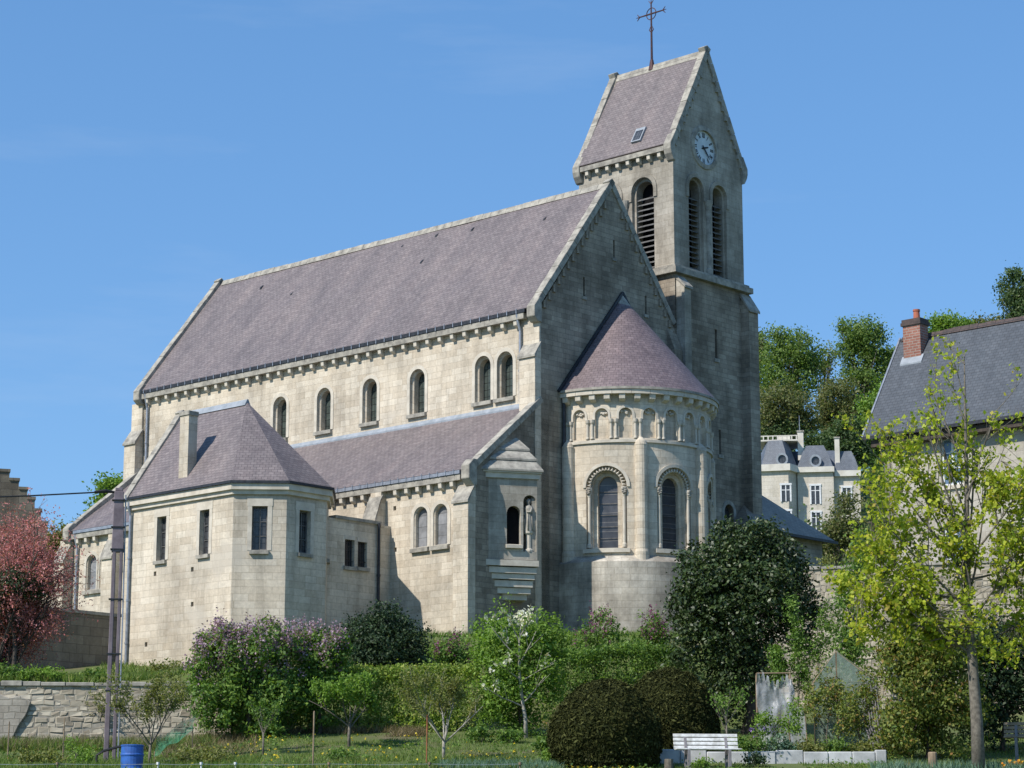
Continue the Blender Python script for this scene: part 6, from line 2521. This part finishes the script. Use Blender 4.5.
blades('lawn_grass', scatter(75000, 58, 71.5, -30, 1050, lambda x, y: noise.noise(Vector((x * .35, y * .35, 1))) > -.5), .085, .012, 'grass')
blades('rough_grass', scatter(9000, 59, 64, -30, 560, lambda x, y: noise.noise(Vector((x * .9, y * .9, 5))) > .05), .24, .014, 'grass', .4)
blades('dry_grass', scatter(5000, 70.6, 72.3, 205, 425, lambda x, y: noise.noise(Vector((x * .6, y * .6, 9))) > -.1), .24, .015, 'dry', .6)
blades('dry_grass', scatter(1100, 66, 71.5, 165, 260), .24, .015, 'dry', .6)
blades('terrace_grass', scatter(9000, 72.5, 76, -40, 200, lambda x, y: noise.noise(Vector((x * .7, y * .7, 2))) > -.2), .26, .018, 'grass', .35)
blades('bank_grass', scatter(16000, 74, 88, 100, 760), .25, .02, 'grass', .4)
blades('bluish_plants', scatter(2600, 60, 62.5, 440, 560), .24, .02, 'bluegrass', .4)
blades('bluish_plants', scatter(1500, 59.5, 61, 870, 1030), .3, .02, 'bluegrass', .4)

pts = scatter(420, 58.5, 70, -30, 900, lambda x, y: noise.noise(Vector((x * .5, y * .5, 4))) > -.1)
P = np.repeat(np.array(pts), 16, axis=0)
P = P + NR.normal(size=P.shape) * np.array([.14, .14, .05]) + np.array([0, 0, .08])
kind(mesh_np('lawn_weeds', leaf_quads(P, .08, .6), 4, M['lf_lilac']), 'stuff')
pts = scatter(260, 60, 70.5, 190, 640, lambda x, y: noise.noise(Vector((x * .6, y * .6, 8))) > .0)
P = np.repeat(np.array(pts), 4, axis=0)
P = P + NR.normal(size=P.shape) * .015 + np.array([0, 0, .12])
kind(mesh_np('dandelions', leaf_quads(P, .05, .9, None, .9), 4, M['dandelion']), 'stuff')
blades('wall_foot_grass', scatter(7000, 69.5, 71.7, -30, 215), .33, .016, 'grass', .45)
blades('wall_foot_grass', scatter(2500, 69.5, 71.7, -30, 215), .38, .014, 'dry', .5)
# wild plants on the terrace edge and along the lawn, each a little tuft of its own
rg = random.Random(77)
tuft_meshes = {}


def tuft(label, px, D, w, h, mat, n, leaf, name='leafy_plant', cat='plant', group='low plants in the garden', dz=0):
    b_ = gp(px, D, dz)
    kk = D / 2380
    root = thing(name, label, cat, b_, 0, group)
    bl = [(0, 0, h * .5, w * .5, w * .4, h * .5), (w * .2, 0, h * .4, w * .3, w * .3, h * .4), (-w * .25, 0, h * .4, w * .3, w * .3, h * .4)]
    o, C = foliage('foliage', bl, n, 10, .07, leaf, M[mat], root, 1.8, None)
    st_ = MB()
    for q in range(7):
        e = Vector(C[q % len(C)])
        st_.tube([(rg.uniform(-.05, .05), 0, -.1), e * .6 + Vector((0, 0, .05)), e], [.012, .008, .004], 4)
    st_.build('stems', M['bark'], root)
    return root


tuft('low bright green plant on the terrace edge left of the twin pole', 40, 72.8, 1.5, .55, 'lf_fresh', 150, .09)
tuft('small green plant on the terrace above the wall near the pole', 92, 73.0, .8, .45, 'lf_lilac', 70, .09)
tuft('green plant at the far left end of the terrace', 6, 73.0, 1.0, .6, 'lf_lilac', 90, .09)
tuft('scrubby plant at the sacristy foot right of the pole', 170, 76, 1.6, .6, 'lf_olive', 120, .09)
tuft('bare ivy tangle hanging on the rubble wall beside the pole', 100, 71.6, .8, 1.1, 'lf_olive', 60, .06, dz=.9)
tuft('bushy green weed at the bottom left corner', 45, 62.5, 1.6, .55, 'lf_olive', 130, .08)
tuft('bushy green weed under the green netting', 205, 62.6, 1.7, .62, 'lf_olive', 150, .08)
tuft('green clump under the brown stake', 345, 64.8, .8, .35, 'lf_lilac', 50, .08)
tuft('green perennial clump left of the nearer yew', 552, 62.2, .7, .5, 'lf_fresh', 60, .08)
tuft('small green plant at the left front of the white kerb', 644, 61.8, .45, .3, 'lf_fresh', 30, .07)
tuft('leafy plant in front of the white bench legs', 700, 61.0, .55, .35, 'lf_fresh', 40, .07)
tuft('dark green plant at the right of the white bench', 752, 62.4, .7, .45, 'lf_conifer', 60, .07)
tuft('green clump beside the pole foot near the drum', 86, 63.5, .8, .6, 'lf_fresh', 50, .08)
for (lab, px_, w, h, mat) in (('tall green bed plant left end above the kerb', 752, 1.0, .75, 'lf_lilac'), ('iris leaves in the bed below the cold frame', 780, .9, .7, 'bluegrass'),
                              ('olive bed plant in the middle of the flower bed', 808, 1.0, .6, 'lf_olive'), ('green bed plant before the greenhouse front', 835, 1.0, .6, 'vine'), ('low green plant at the right end of the flower bed', 862, 1.0, .55, 'lf_olive')):
    tuft(lab, px_, 64.4, w, h, mat, 110, .085)
for (lab, px_, D_, w, h) in (('fern like plant under the hedge end by the magnolia', 480, 69.2, .9, .6), ('broad leaf clump at the magnolia foot', 510, 69.0, .8, .5), ('green clump under the nearer yew edge', 545, 66, .8, .7)):
    tuft(lab, px_, D_, w, h, 'lf_lilac', 70, .09)
# blossom of irises behind the kerb, and marigolds at the right
def flowers(name, label, cat, px, D, n, w, h, mat):
    b_ = gp(px, D)
    root = thing(name, label, cat, b_)
    mb = MB()
    P = []
    for i in range(n):
        x, y, z = rg.uniform(-w, w), rg.uniform(-.25, .25), h * rg.uniform(.75, 1.1)
        mb.tube([(x * .9, y, -.05), (x, y, z)], [.01, .006], 4)
        P += [np.array([x, y, z + .03]) + NR.normal(size=3) * .035 for _ in range(10)]
    mb.build('stems', M['vine'], root)
    mesh_np('blossom', leaf_quads(np.array(P), .075, .2, None, .7), 4, M[mat], root)


flowers('iris_clump', 'purple irises in the bed in front of the creased cold frame', 'flowers', 772, 64.8, 11, .6, .8, 'iris')
flowers('marigold_clump', 'orange flowers at the bottom right corner', 'flowers', 1010, 60.2, 7, .3, .22, 'orangefl')
